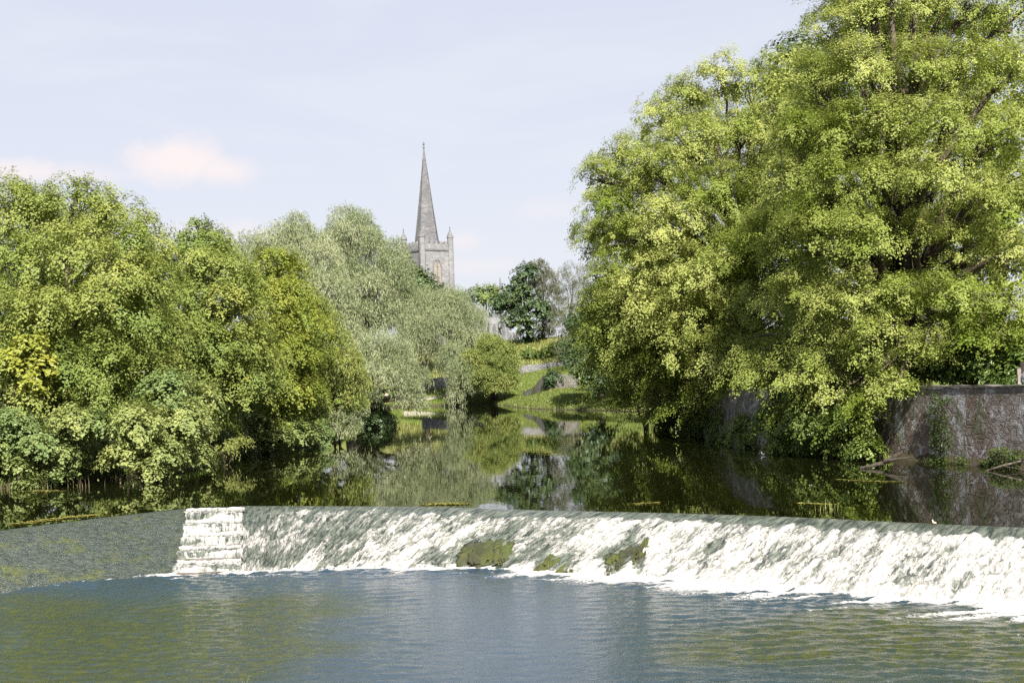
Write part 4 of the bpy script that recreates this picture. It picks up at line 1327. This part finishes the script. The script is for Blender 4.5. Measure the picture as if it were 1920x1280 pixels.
# ------------------------------------------------------------------ walls, path, posts
def wall_along(name, pts, zb, zt, thick, mat, label, cat='wall', coping=None, group=None):
    """a wall with a slightly uneven top along a polyline"""
    b = (float(pts[0][0]), float(pts[0][1]), float(zb[0]))
    e = empty(name, b, label, cat, group)
    r = np.random.default_rng(int(abs(b[0] * 100)) + 5)
    p = np.asarray(pts, float)
    L = np.concatenate([[0], np.cumsum(np.linalg.norm(np.diff(p, axis=0), axis=1))])
    n = max(4, int(L[-1] / 0.6))
    s = np.linspace(0, L[-1], n)
    xx, yy = np.interp(s, L, p[:, 0]), np.interp(s, L, p[:, 1])
    z0, z1 = np.interp(s, L, zb), np.interp(s, L, zt)
    tx, ty = np.gradient(xx), np.gradient(yy)
    l = np.hypot(tx, ty)
    nx, ny = -ty / l, tx / l
    mb, cp = MB(), MB()
    ra, rc = [], []
    for i in range(n):
        a = (xx[i] + nx[i] * thick / 2, yy[i] + ny[i] * thick / 2)
        c = (xx[i] - nx[i] * thick / 2, yy[i] - ny[i] * thick / 2)
        j = r.normal(0, 0.03)
        rows = [(c[0], c[1], z0[i]), (a[0], a[1], z0[i])]
        rows += [(a[0] + r.normal(0, .015), a[1] + r.normal(0, .015), z0[i] + (z1[i] - z0[i]) * t_) for t_ in (0.25, 0.5, 0.75)]
        rows += [(a[0], a[1], z1[i] + j), (c[0], c[1], z1[i] + j)]
        ra.append(rows)
        if coping:
            k = 1.08
            rc.append([(xx[i] - nx[i] * thick / 2 * k, yy[i] - ny[i] * thick / 2 * k, z1[i] + j + .003), (xx[i] + nx[i] * thick / 2 * k, yy[i] + ny[i] * thick / 2 * k, z1[i] + j + .003),
                       (xx[i] + nx[i] * thick / 2 * k, yy[i] + ny[i] * thick / 2 * k, z1[i] + coping + r.normal(0, .02)), (xx[i] - nx[i] * thick / 2 * k, yy[i] - ny[i] * thick / 2 * k, z1[i] + coping + r.normal(0, .02))])
    mb.rings(ra)
    mb.build('masonry', M[mat], e, b)
    if coping:
        cp.rings(rc)
        cp.build('coping', M['trim'] if mat != 'riverwall' else M['ruin'], e, b)
    return e


wall_along('river_wall', [(11.6, 101), (11.75, 85), (12.35, 72), (15.6, 61.8), (18.85, 51.1), (22.45, 40), (27.4, 24), (32.4, 8)], [-1.5] * 8,
           [2.3, 2.6, 2.88, 2.93, 2.95, 2.95, 2.95, 2.95], 0.9, 'riverwall', 'old lichen-spotted stone river wall below the limes', coping=0.1)
hw = [P(790, 722, 228), P(840, 716, 230), P(980, 692, 236), P(1050, 687, 238), P(1100, 684, 239)]
hwb = [gz(p[0], p[1]) - 0.3 for p in hw]
wall_along('field_wall', [(p[0], p[1]) for p in hw], hwb, [float(P(790, 712, 228)[2]), float(P(840, 706, 230)[2]), float(P(980, 685, 236)[2]), float(P(1050, 678, 238)[2]), float(P(1100, 672, 239)[2])],
           0.6, 'hillwall', 'pale grey field wall running up across the hillside lawn')
rw = [P(985, 738, 199), P(1005, 736, 196), P(1024, 735, 193), P(1050, 730, 192), P(1082, 728, 191)]
wall_along('retaining_wall', [(p[0], p[1]) for p in rw], [0.0] * 5, [float(P(985, 735, 199)[2]), float(P(1005, 727, 196)[2]), float(P(1024, 704, 193)[2]), float(P(1050, 702, 192)[2]), float(P(1082, 701, 191)[2])],
           0.8, 'ruin', 'dark ruined stone wall sloping down to the water right of the bush willow')
# ivy on the ruined wall and on the river wall: flat lying mats of leaves
IV = LB([(1030, 705, 192.4, 0.75), (1036, 715, 192.3, .75), (1028, 722, 192.4, .6), (1042, 703, 192.2, .6), (1035, 698, 192.4, .4)])
tree('ivy_plant', 'dark ivy clump swallowing the left end of the ruined wall', 'ivy', (float(IV[0][0][0]), 192.4, 1.0), IV, 'dark', 170, r0=0.04, leaf=0.3, clump=0.5, per=50, yellow=0.1)
r_ = np.random.default_rng(5)


def wall_ivy(label, px0, px1, py0, py1, d0, n, seed, yl=0.45, thick=0.18):
    """leaves hugging the river wall inside a ragged patch"""
    r = np.random.default_rng(seed)
    a, b = np.array([12.35, 72]), np.array([18.85, 51.1])
    nrm = np.array([-(b - a)[1], (b - a)[0]])
    nrm = -nrm / np.linalg.norm(nrm) if nrm[0] > 0 else nrm / np.linalg.norm(nrm)
    pts = []
    k = 0
    while k < n:
        px, py = r.uniform(px0, px1, 400), r.uniform(py0, py1, 400)
        keep = (np.abs((px - (px0 + px1) / 2) / (px1 - px0) * 2) ** 2 + np.abs((py - (py0 + py1) / 2) / (py1 - py0) * 2) ** 3 + 2.2 * (fbm(px / 15, py / 15, seed) - 0.5)) < 0.75
        for x_, y_ in zip(px[keep], py[keep]):
            d = P(x_, y_, 1.0) - CAMP
            # meet the vertical plane of the wall face
            den = d[0] * nrm[0] + d[1] * nrm[1]
            tt = ((a + nrm * 0.47 - CAMP[:2]) @ nrm) / den
            q = CAMP + d * tt
            pts.append(q + np.array([nrm[0], nrm[1], 0]) * r.uniform(0.01, thick))
            k += 1
    pts = np.array(pts[:n])
    nn = np.tile(np.array([nrm[0], nrm[1], 0.5]), (n, 1)) + r.normal(0, .4, (n, 3))
    nn /= np.linalg.norm(nn, axis=1, keepdims=True)
    vv = leaf_quads(pts, nn, 0.095 * r.uniform(.6, 1.3, n), 0.7, r)
    col = np.stack([np.clip(r.normal(yl, .2, n), 0, 1), r.random(n), r.random(n), np.ones(n)], 1)
    base = pts.mean(0)
    base[2] = max(0.0, pts[:, 2].min())
    LEAVES[0] += n
    o = mesh_np('ivy', vv.reshape(-1, 3), np.arange(n * 4).reshape(-1, 4), M['wallivy'], None, base, attrs={'tint': ('FLOAT_COLOR', np.repeat(col, 4, axis=0))})
    tag(o, label, 'ivy', 'ivy on the river wall')


wall_ivy('narrow ivy curtain hanging down the whole bare river wall', 1742, 1788, 722, 876, 54, 1100, 171, .3)
wall_ivy('ivy patch on the river wall under the hanging lime boughs', 1500, 1600, 740, 850, 62, 2600, 172, .5)
wall_ivy('small low weeds at the foot of the wall by the right edge', 1840, 1925, 838, 885, 52, 900, 173, .7)
wall_ivy('low weeds at the wall foot right of the driftwood log', 1700, 1830, 855, 884, 55, 700, 174, .6)

# hedge behind the river wall
HG = LB([(1760, 690, 60, 0.9), (1800, 690, 59, .9), (1840, 688, 58, .9), (1880, 692, 57, .85), (1920, 690, 56.5, .85), (1820, 660, 59, .8), (1870, 665, 58, .8), (1720, 695, 62, .7), (1690, 700, 63, .6)])
tree('hedge', 'dark hedge in the shade behind the river wall', 'hedge', gbase(at(1820, 59.5), 59.5), back(HG, 0.9), 'ivy', 175, r0=0.06, stems=4, leaf=0.17, clump=0.42, per=55, yellow=0.15)

HG2 = LB([(1300, 715, 88, 1.2), (1340, 718, 86, 1.2), (1380, 712, 84, 1.2), (1420, 712, 82, 1.1), (1455, 710, 80, 1.1), (1260, 722, 92, 1.2), (1360, 690, 88, 1.2), (1500, 705, 77, 1.1), (1550, 700, 74, 1.0), (1600, 705, 72, 1.0), (1650, 700, 70, 1.0)])
tree('hedge', 'added hedge keeping the ground dark under the left lime above the river wall', 'hedge', gbase(at(1380, 85), 85.0), HG2, 'ivy', 176, r0=0.06, stems=4, leaf=0.2, clump=0.5, per=60, yellow=0.1)  # added to hide the bright lawn and darken the view below the limes

# path on the far bank
pp = [(-16.5, 212.5), (-13.5, 212.8), (-11.0, 214.5), (-9.2, 218.0), (-8.6, 224), (-6, 229)]
cl = spline(pp, 30)
t_ = np.gradient(cl, axis=0)
t_ /= np.linalg.norm(t_, axis=1, keepdims=True)
nr = np.stack([-t_[:, 1], t_[:, 0]], 1)
wd = np.interp(np.arange(30), (0, 10, 18, 29), (1.5, 1.5, 0.9, 0.6))[:, None]
rows = []
for k in np.linspace(-1, 1, 5):
    q = cl + nr * wd * k
    rows.append(np.stack([q[:, 0], q[:, 1], ground_z(q[:, 0], q[:, 1]) + 0.07], 1))
rows = np.array(rows)
o = mesh_np('path', rows, grid_mesh(rows[..., 0], rows[..., 1]), M['path'], smooth=True)
tag(o, 'pale gravel path at the water on the far bank', 'path', kind='structure')

q = P(840, 757, 211)
zb_ = gz(q[0], q[1])
ln = empty('lamp_post', (q[0], q[1], zb_), 'thin pale post standing at the far path', 'lamp post')
mb = MB()
zt_ = float(P(838.5, 692, 211)[2])
mb.lathe((q[0], q[1]), [(0.06, zb_ - .1), (0.06, zb_ + .8), (0.04, zb_ + .9), (0.035, zt_)], 8)
mb.build('post', M['white'], ln, (q[0], q[1], zb_), True)
mb = MB()
mb.lathe((q[0], q[1]), [(0.035, zt_), (0.09, zt_ + .06), (0.12, zt_ + .3), (0.04, zt_ + .45)], 8)
mb.build('lantern', M['white'], ln, (q[0], q[1], zb_), True)


# ------------------------------------------------------------------ a person on the far bank
def skin_mesh(name, joints, edges, mat, parent, sub=1):
    me = bpy.data.meshes.new(name)
    me.from_pydata([j[0] for j in joints], edges, [])
    o = bpy.data.objects.new(name, me)
    COL.objects.link(o)
    md = o.modifiers.new('skin', 'SKIN')
    me.skin_vertices[0].data[0].use_root = True
    for i, j in enumerate(joints):
        rr_ = j[1] if isinstance(j[1], tuple) else (j[1], j[1])
        me.skin_vertices[0].data[i].radius = rr_
    s = o.modifiers.new('sub', 'SUBSURF')
    s.levels = s.render_levels = sub
    dg = bpy.context.evaluated_depsgraph_get()
    m2 = bpy.data.meshes.new_from_object(o.evaluated_get(dg))
    o.modifiers.clear()
    o.data = m2
    m2.name = name
    m2.materials.clear()
    m2.materials.append(mat)
    m2.polygons.foreach_set('use_smooth', np.ones(len(m2.polygons), dtype=bool))
    o.parent = parent
    return o


pq = P(722, 748, 209.5)
pz = gz(pq[0], pq[1] + 2)
person = empty('person', (pq[0], pq[1] + 2, pz), 'person in a pale pink top standing on the far bank under the willow', 'person')
BJ = [((0, 0, .92), (.15, .10)), ((0, 0, 1.12), (.13, .10)), ((0, 0, 1.36), (.17, .11)), ((0, 0, 1.48), .055), ((0, -.01, 1.56), .075), ((0, -.01, 1.68), (.085, .095)),
      ((.17, 0, 1.38), .055), ((.24, .02, 1.12), .042), ((.22, -.08, .90), .03), ((.22, -.1, .82), .035), ((-.17, 0, 1.38), .055), ((-.24, .02, 1.12), .042), ((-.22, -.08, .90), .03), ((-.22, -.1, .82), .035),
      ((.10, 0, .82), .085), ((.11, -.01, .48), .06), ((.11, .01, .08), .04), ((.12, -.14, .04), .035), ((-.10, 0, .82), .085), ((-.12, -.01, .48), .06), ((-.13, .01, .08), .04), ((-.14, -.14, .04), .035)]
skin_mesh('body', BJ, [(0, 1), (1, 2), (2, 3), (3, 4), (4, 5), (2, 6), (6, 7), (7, 8), (8, 9), (2, 10), (10, 11), (11, 12), (12, 13), (0, 14), (14, 15), (15, 16), (16, 17), (0, 18), (18, 19), (19, 20), (20, 21)], M['skin'], person)
SJ = [((0, 0, .95), (.18, .13)), ((0, 0, 1.12), (.155, .125)), ((0, 0, 1.38), (.19, .13)), ((.18, 0, 1.385), .075), ((.24, .02, 1.14), .06), ((-.18, 0, 1.385), .075), ((-.24, .02, 1.14), .06)]
skin_mesh('shirt', SJ, [(0, 1), (1, 2), (2, 3), (3, 4), (2, 5), (5, 6)], M['pink'], person)
TJ = [((0, 0, .95), (.165, .115)), ((.10, 0, .80), .10), ((.11, -.01, .48), .078), ((.11, .01, .10), .06), ((-.10, 0, .80), .10), ((-.12, -.01, .48), .078), ((-.13, .01, .10), .06)]
skin_mesh('trousers', TJ, [(0, 1), (1, 2), (2, 3), (0, 4), (4, 5), (5, 6)], M['navy'], person)
HJ = [((0, .02, 1.72), (.095, .10)), ((0, .06, 1.64), (.085, .07)), ((0, .07, 1.55), .06)]
skin_mesh('hair', HJ, [(0, 1), (1, 2)], M['hair'], person)

# ------------------------------------------------------------------ small things
def blob(name, c, rad, seed, mat, label, cat, group=None, amp=0.28, sink=0.0, rough=0.0):
    bm = bmesh.new()
    bmesh.ops.create_icosphere(bm, subdivisions=5, radius=1.0)
    p = np.array([v.co[:] for v in bm.verts])
    n = fbm(p[:, 0] * 1.8 + 9 + p[:, 2], p[:, 1] * 1.8 + seed, seed, 5, 0.62) - 0.5 + 0.5 * (fbm(p[:, 2] * 2.2 + 5, p[:, 0] * 2.2 + seed * 2.0, seed + 9, 3) - 0.5)
    n = n + rough / amp * (fbm(p[:, 0] * 5 + p[:, 2] * 3, p[:, 1] * 5 - p[:, 2] * 4 + seed, seed + 3, 3, 0.6) - 0.5)
    p = p * (1 + amp * 2 * n)[:, None] * np.asarray(rad)
    for v, q_ in zip(bm.verts, p):
        v.co = q_
        v.co.z -= sink
    me = bpy.data.meshes.new(name)
    bm.to_mesh(me)
    bm.free()
    me.polygons.foreach_set('use_smooth', np.ones(len(me.polygons), dtype=bool))
    me.materials.append(mat)
    o = bpy.data.objects.new(name, me)
    o.location = [float(a) for a in c]
    COL.objects.link(o)
    return tag(o, label, cat, group)


for i, (px, py, a_, h_, lab) in enumerate(RK):
    c = RKC[i]
    blob('rock', (c[0], c[1], c[2] - 0.10), (a_ * 1.25, 0.75, h_ * 0.62), 200 + i, M['mossrock'], lab, 'rock', 'rocks showing through the weir', amp=0.42, rough=0.55).rotation_euler = (R(19), 0, R(-28))

# driftwood at the wall foot
q0, q1, q2 = P(1612, 884, 54.5), P(1655, 872, 54.8), P(1688, 858, 55.2)
lg = empty('driftwood_log', (q0[0], q0[1], 0), 'forked driftwood log lying in the water at the wall foot', 'log')
mb = MB()
mb.tube([(q0[0], q0[1], 0.02), (*q1[:2], 0.16), (*q2[:2], 0.5)], [.05, .09, .08], 8)
mb.build('trunk', M['wetwood'], lg, (q0[0], q0[1], 0), True)
mb = MB()
mb.tube([(*q1[:2], 0.18), (q1[0] + .5, q1[1] - .2, 0.32), (q1[0] + 1.1, q1[1] - .2, 0.36)], [.08, .05, .02], 6)
mb.build('branch', M['wetwood'], lg, (q0[0], q0[1], 0), True)
a0, a1 = P(1842, 888, 51.5), P(1915, 866, 51.0)
lg = empty('driftwood_branch', (a0[0], a0[1], 0), 'pale bent branch poking from the water near the right edge', 'branch')
mb = MB()
mb.tube([(a0[0], a0[1], -0.05), ((a0[0] + a1[0]) / 2, (a0[1] + a1[1]) / 2, 0.16), (a1[0], a1[1], 0.34)], [.03, .045, .03], 7)
mb.build('stem', M['driftwood'], lg, (a0[0], a0[1], 0), True)
mb = MB()
mb.tube([((a0[0] + a1[0]) / 2, (a0[1] + a1[1]) / 2, 0.16), (a1[0] - .1, a1[1] - .5, 0.05), (a1[0] + .2, a1[1] - .8, -.03)], [.03, .02, .015], 6)
mb.build('twig', M['driftwood'], lg, (a0[0], a0[1], 0), True)

# drain stone in the wall
dq = P(1512, 783, 63.0)
ds = empty('drain_outlet', dq, 'grey stone drain outlet jutting from the river wall among ivy', 'drain')
mb = MB()
mb.box(dq[0] - .5, dq[0] + .9, dq[1] - .25, dq[1] + .6, dq[2] - .08, dq[2] + .05)
mb.build('slab', M['concrete'], ds, dq)
mb = MB()
mb.box(dq[0] - .5, dq[0] - .28, dq[1] - .2, dq[1] + .6, dq[2] - .34, dq[2] - .082)
mb.build('bracket', M['concrete'], ds, dq)

# rounded pale stone and timber frame at the right end of the wall
bq = (18.88, 52.0, 3.24)
blob('boulder', bq, (.36, .3, .32), 230, M['palestone'], 'rounded pale blue-grey stone cut off by the right edge on top of the wall', 'stone', amp=0.12)
sq = P(1911, 720, 54.5)
sz = gz(sq[0], sq[1])
sh_ = empty('timber_frame', (sq[0], sq[1], sz), 'weathered timber frame, a dark panel for its shaded opening, behind the wall at the right edge', 'shelter')
mb = MB()
mb.box(sq[0] - .07, sq[0] + .07, sq[1] - .07, sq[1] + .07, sz - .1, float(P(1911, 690, 54.5)[2]))
mb.build('post', M['timber'], sh_, (sq[0], sq[1], sz))
zr_ = float(P(1915, 703, 54.5)[2])
mb = MB()
mb.box(sq[0] + .073, sq[0] + 2.2, sq[1] - .05, sq[1] + .05, zr_ - .06, zr_ + .05)
mb.build('rail', M['timber'], sh_, (sq[0], sq[1], sz))
mb = MB()
mb.box(sq[0] + .073, sq[0] + 2.2, sq[1] - .03, sq[1] + .03, zr_ + .053, zr_ + .5)  # dark sheet painted for the shaded opening of the frame
mb.build('panel', M['darktimber'], sh_, (sq[0], sq[1], sz))


def bird(c, L, mat, label, seed, yaw=0.4, upright=0.2):
    """small water bird: body with tail, neck and head in one surface, beak its own part"""
    e = empty('bird', c, label, 'bird')
    e.rotation_euler = (0, 0, yaw)
    J_ = [((0, 0, .34 * L), (.20 * L, .19 * L)), ((.22 * L, 0, .38 * L), .16 * L), ((.36 * L, 0, (.52 + upright) * L), .075 * L), ((.42 * L, 0, (.66 + upright) * L), .10 * L), ((-.26 * L, 0, .36 * L), .11 * L), ((-.5 * L, 0, .42 * L), (.05 * L, .03 * L))]
    skin_mesh('body', J_, [(0, 1), (1, 2), (2, 3), (0, 4), (4, 5)], mat, e, 1)
    mb = MB()
    mb.tube([(.48 * L, 0, (.65 + upright) * L), (.62 * L, 0, (.62 + upright) * L)], [.035 * L, .008 * L], 6)
    mb.build('beak', M['darktimber'], e)
    return e


wq = P(1431, 861, 65.0)
bird((wq[0], wq[1], -0.04), 0.26, M['wfeather'], 'tiny white bird floating in the dark water by the wall', 1, 2.2, 0.1)
cq = P(1752, 983, 35.15)
bird((cq[0], cq[1], -0.03), 0.17, M['buff'], 'small buff bird standing on the weir crest near the right edge', 2, 2.0, 0.15)


# ------------------------------------------------------------------ reeds, weed and grass
def blades(roots, h, w, r, lean=0.25, curl=0.3):
    """each blade three quads, bending over"""
    n = len(roots)
    a = r.uniform(0, 2 * math.pi, n)
    d = np.stack([np.cos(a), np.sin(a), 0 * a], 1)
    s = np.stack([-np.sin(a), np.cos(a), 0 * a], 1)
    hh = h * r.uniform(0.5, 1.2, n)
    ln_ = lean * r.uniform(0.2, 1.3, n)
    V, Q, k = [], [], 4
    for i in range(k):
        u = i / (k - 1)
        c = roots + d * (hh * (ln_ * u + curl * u ** 2.2 * r.uniform(.3, 1)))[:, None] + np.array([0, 0, 1.0]) * (hh * (u - 0.25 * curl * u ** 2))[:, None]
        ww = (w * (1 - u * 0.85) / 2)
        V += [c - s * ww, c + s * ww]
    V = np.stack(V, 1)
    b = (np.arange(n) * 2 * k)[:, None]
    Q = np.concatenate([np.concatenate([b + 2 * i, b + 2 * i + 1, b + 2 * i + 3, b + 2 * i + 2], 1) for i in range(k - 1)])
    return V.reshape(-1, 3), Q


def blade_obj(name, roots, h, w, mat, seed, label, cat=None, kind=None, group=None, yl=0.5, lean=.25, curl=.3):
    r = np.random.default_rng(seed)
    roots = np.asarray(roots, float)
    V, Q = blades(roots, h, w, r, lean, curl)
    n = len(roots)
    col = np.stack([np.clip(r.normal(yl, .25, n), 0, 1), r.random(n), r.random(n), np.ones(n)], 1)
    org = roots.mean(0)
    org[2] = roots[:, 2].min()
    o = mesh_np(name, V, Q, M[mat], None, org, attrs={'tint': ('FLOAT_COLOR', np.repeat(col, 8, axis=0))})
    return tag(o, label, cat, group, kind)


r = np.random.default_rng(12)
t0 = P(1550, 962, 39.4)
blade_obj('reed_tuft', np.stack([t0[0] + r.normal(0, .16, 26), t0[1] + r.normal(0, .12, 26), np.zeros(26) - .02], 1), 0.42, 0.016, 'reed', 31, 'yellow-green reed tuft standing in the water just above the weir crest', 'reeds', yl=.35, lean=.3, curl=.6)
t0 = P(452, 1283, 24.4)
blade_obj('reed_tuft', np.stack([t0[0] + r.normal(0, .05, 6), t0[1] + r.normal(0, .05, 6), np.full(6, -DROP - .05)], 1), 0.36, 0.014, 'reed', 32, 'few thin grass blades at the bottom edge of the photo', 'reeds', yl=.5, lean=.15, curl=.2)
t0 = P(58, 1262, 25.2)
blade_obj('reed_tuft', np.stack([t0[0] + r.normal(0, .04, 4), t0[1] + r.normal(0, .04, 4), np.full(4, -DROP - .05)], 1), 0.3, 0.012, 'reed', 33, 'single thin stalks in the water at the bottom left corner', 'reeds', yl=.3, lean=.3, curl=.2)
n = 80
px_ = r.uniform(-10, 330, n)
st = np.array([P(a, 915 - 0.02 * a + r.normal(0, 5), 59.8 + (a > 200) * 1.5) for a in px_])
st[:, 2] = -.05
blade_obj('dead_stems', st, 0.45, 0.022, 'deadstem', 34, 'thin dead stems standing in the water under the left bank shrubs', 'stems', kind='stuff', yl=.5, lean=.12, curl=.1)
# grass on the banks
RG = []
gx, gy = r.uniform(-22, 24, 90000), r.uniform(203, 236, 90000)
gd = river_dist(gx, gy)
k = (gd > 0.15) & (r.random(90000) < 0.65)
RG.append(np.stack([gx[k], gy[k], ground_z(gx[k], gy[k]) - .02], 1))
gx, gy = r.uniform(-4, 24, 110000), r.uniform(112, 206, 110000)
gd = river_dist(gx, gy)
k = (gd > 0.1) & (gd < 12)
RG.append(np.stack([gx[k], gy[k], ground_z(gx[k], gy[k]) - .02], 1))
RG = np.concatenate(RG)
blade_obj('grass', RG, 0.30, 0.07, 'lawn', 35, 'short green grass on the far bank', 'grass', 'stuff', yl=.6, lean=.4, curl=.4)
gx, gy = r.uniform(-24, 26, 60000), r.uniform(241, 276, 60000)
RG = np.stack([gx, gy, ground_z(gx, gy) - .02], 1)
blade_obj('tall_grass', RG, 0.6, 0.10, 'reed', 36, 'long dry grass on the hillside below the church', 'grass', 'stuff', yl=.45, lean=.5, curl=.5)
gx, gy = r.uniform(-30, -9, 60000), r.uniform(56, 150, 60000)
gd = river_dist(gx, gy)
k = (gd > 0.0) & (gd < 5)
RG = np.stack([gx[k], gy[k], ground_z(gx[k], gy[k]) - .03], 1)
blade_obj('bank_grass', RG, 0.4, 0.05, 'ivy', 37, 'rank grass on the shaded left bank', 'grass', 'stuff', yl=.4, lean=.4, curl=.5)


def weed_mat(label, pts, w, seed, n=900, yl=.7):
    """floating streak of weed: many small flat leaves on the surface"""
    r = np.random.default_rng(seed)
    p = spline(pts, 200)
    i = r.integers(0, 200, n)
    q = p[i] + r.normal(0, 1, (n, 2)) * w * np.array([1.6, 1.0])
    c = np.column_stack([q, r.uniform(.004, .02, n)])
    nn = np.tile([0, 0, 1.0], (n, 1)) + r.normal(0, .15, (n, 3))
    nn /= np.linalg.norm(nn, axis=1, keepdims=True)
    vv = leaf_quads(c, nn, 0.135 * r.uniform(.6, 1.4, n), .45, r)
    col = np.stack([np.clip(r.normal(yl, .2, n), 0, 1), r.random(n), r.random(n), np.ones(n)], 1)
    org = c.mean(0)
    o = mesh_np('floating_weed', vv.reshape(-1, 3), np.arange(n * 4).reshape(-1, 4), M['weed'], None, org, attrs={'tint': ('FLOAT_COLOR', np.repeat(col, 4, axis=0))})
    tag(o, label, 'water weed', 'floating weed on the upper river')


def W2(px, py):
    ray = P(px, py, 1.0) - CAMP
    return (CAMP + ray * (-CAMP[2] / ray[2]))[:2]


weed_mat('yellow weed mat caught along the left end of the weir crest', [W2(40, 982), W2(90, 975), W2(140, 969), W2(175, 966)], .10, 41, 900, .8)
weed_mat('thin weed line in the shade under the left bank', [W2(40, 922), W2(70, 921), W2(110, 921)], .08, 42, 300, .6)
weed_mat('weed patch on the crest in the middle of the river', [W2(808, 946), W2(835, 944.5), W2(862, 945.5)], .10, 43, 380, .7)
weed_mat('longest thin weed streak before the river wall', [W2(1565, 899), W2(1620, 902), W2(1690, 904)], .05, 44, 240, .5)
weed_mat('short weed streak beside the reed tuft', [W2(1500, 944), W2(1530, 945), W2(1556, 947)], .05, 45, 200, .6)
weed_mat('weed streak right of the sky reflection', [W2(1190, 945), W2(1215, 944), W2(1230, 943)], .06, 47, 160, .6)
print('LEAVES', LEAVES[0])
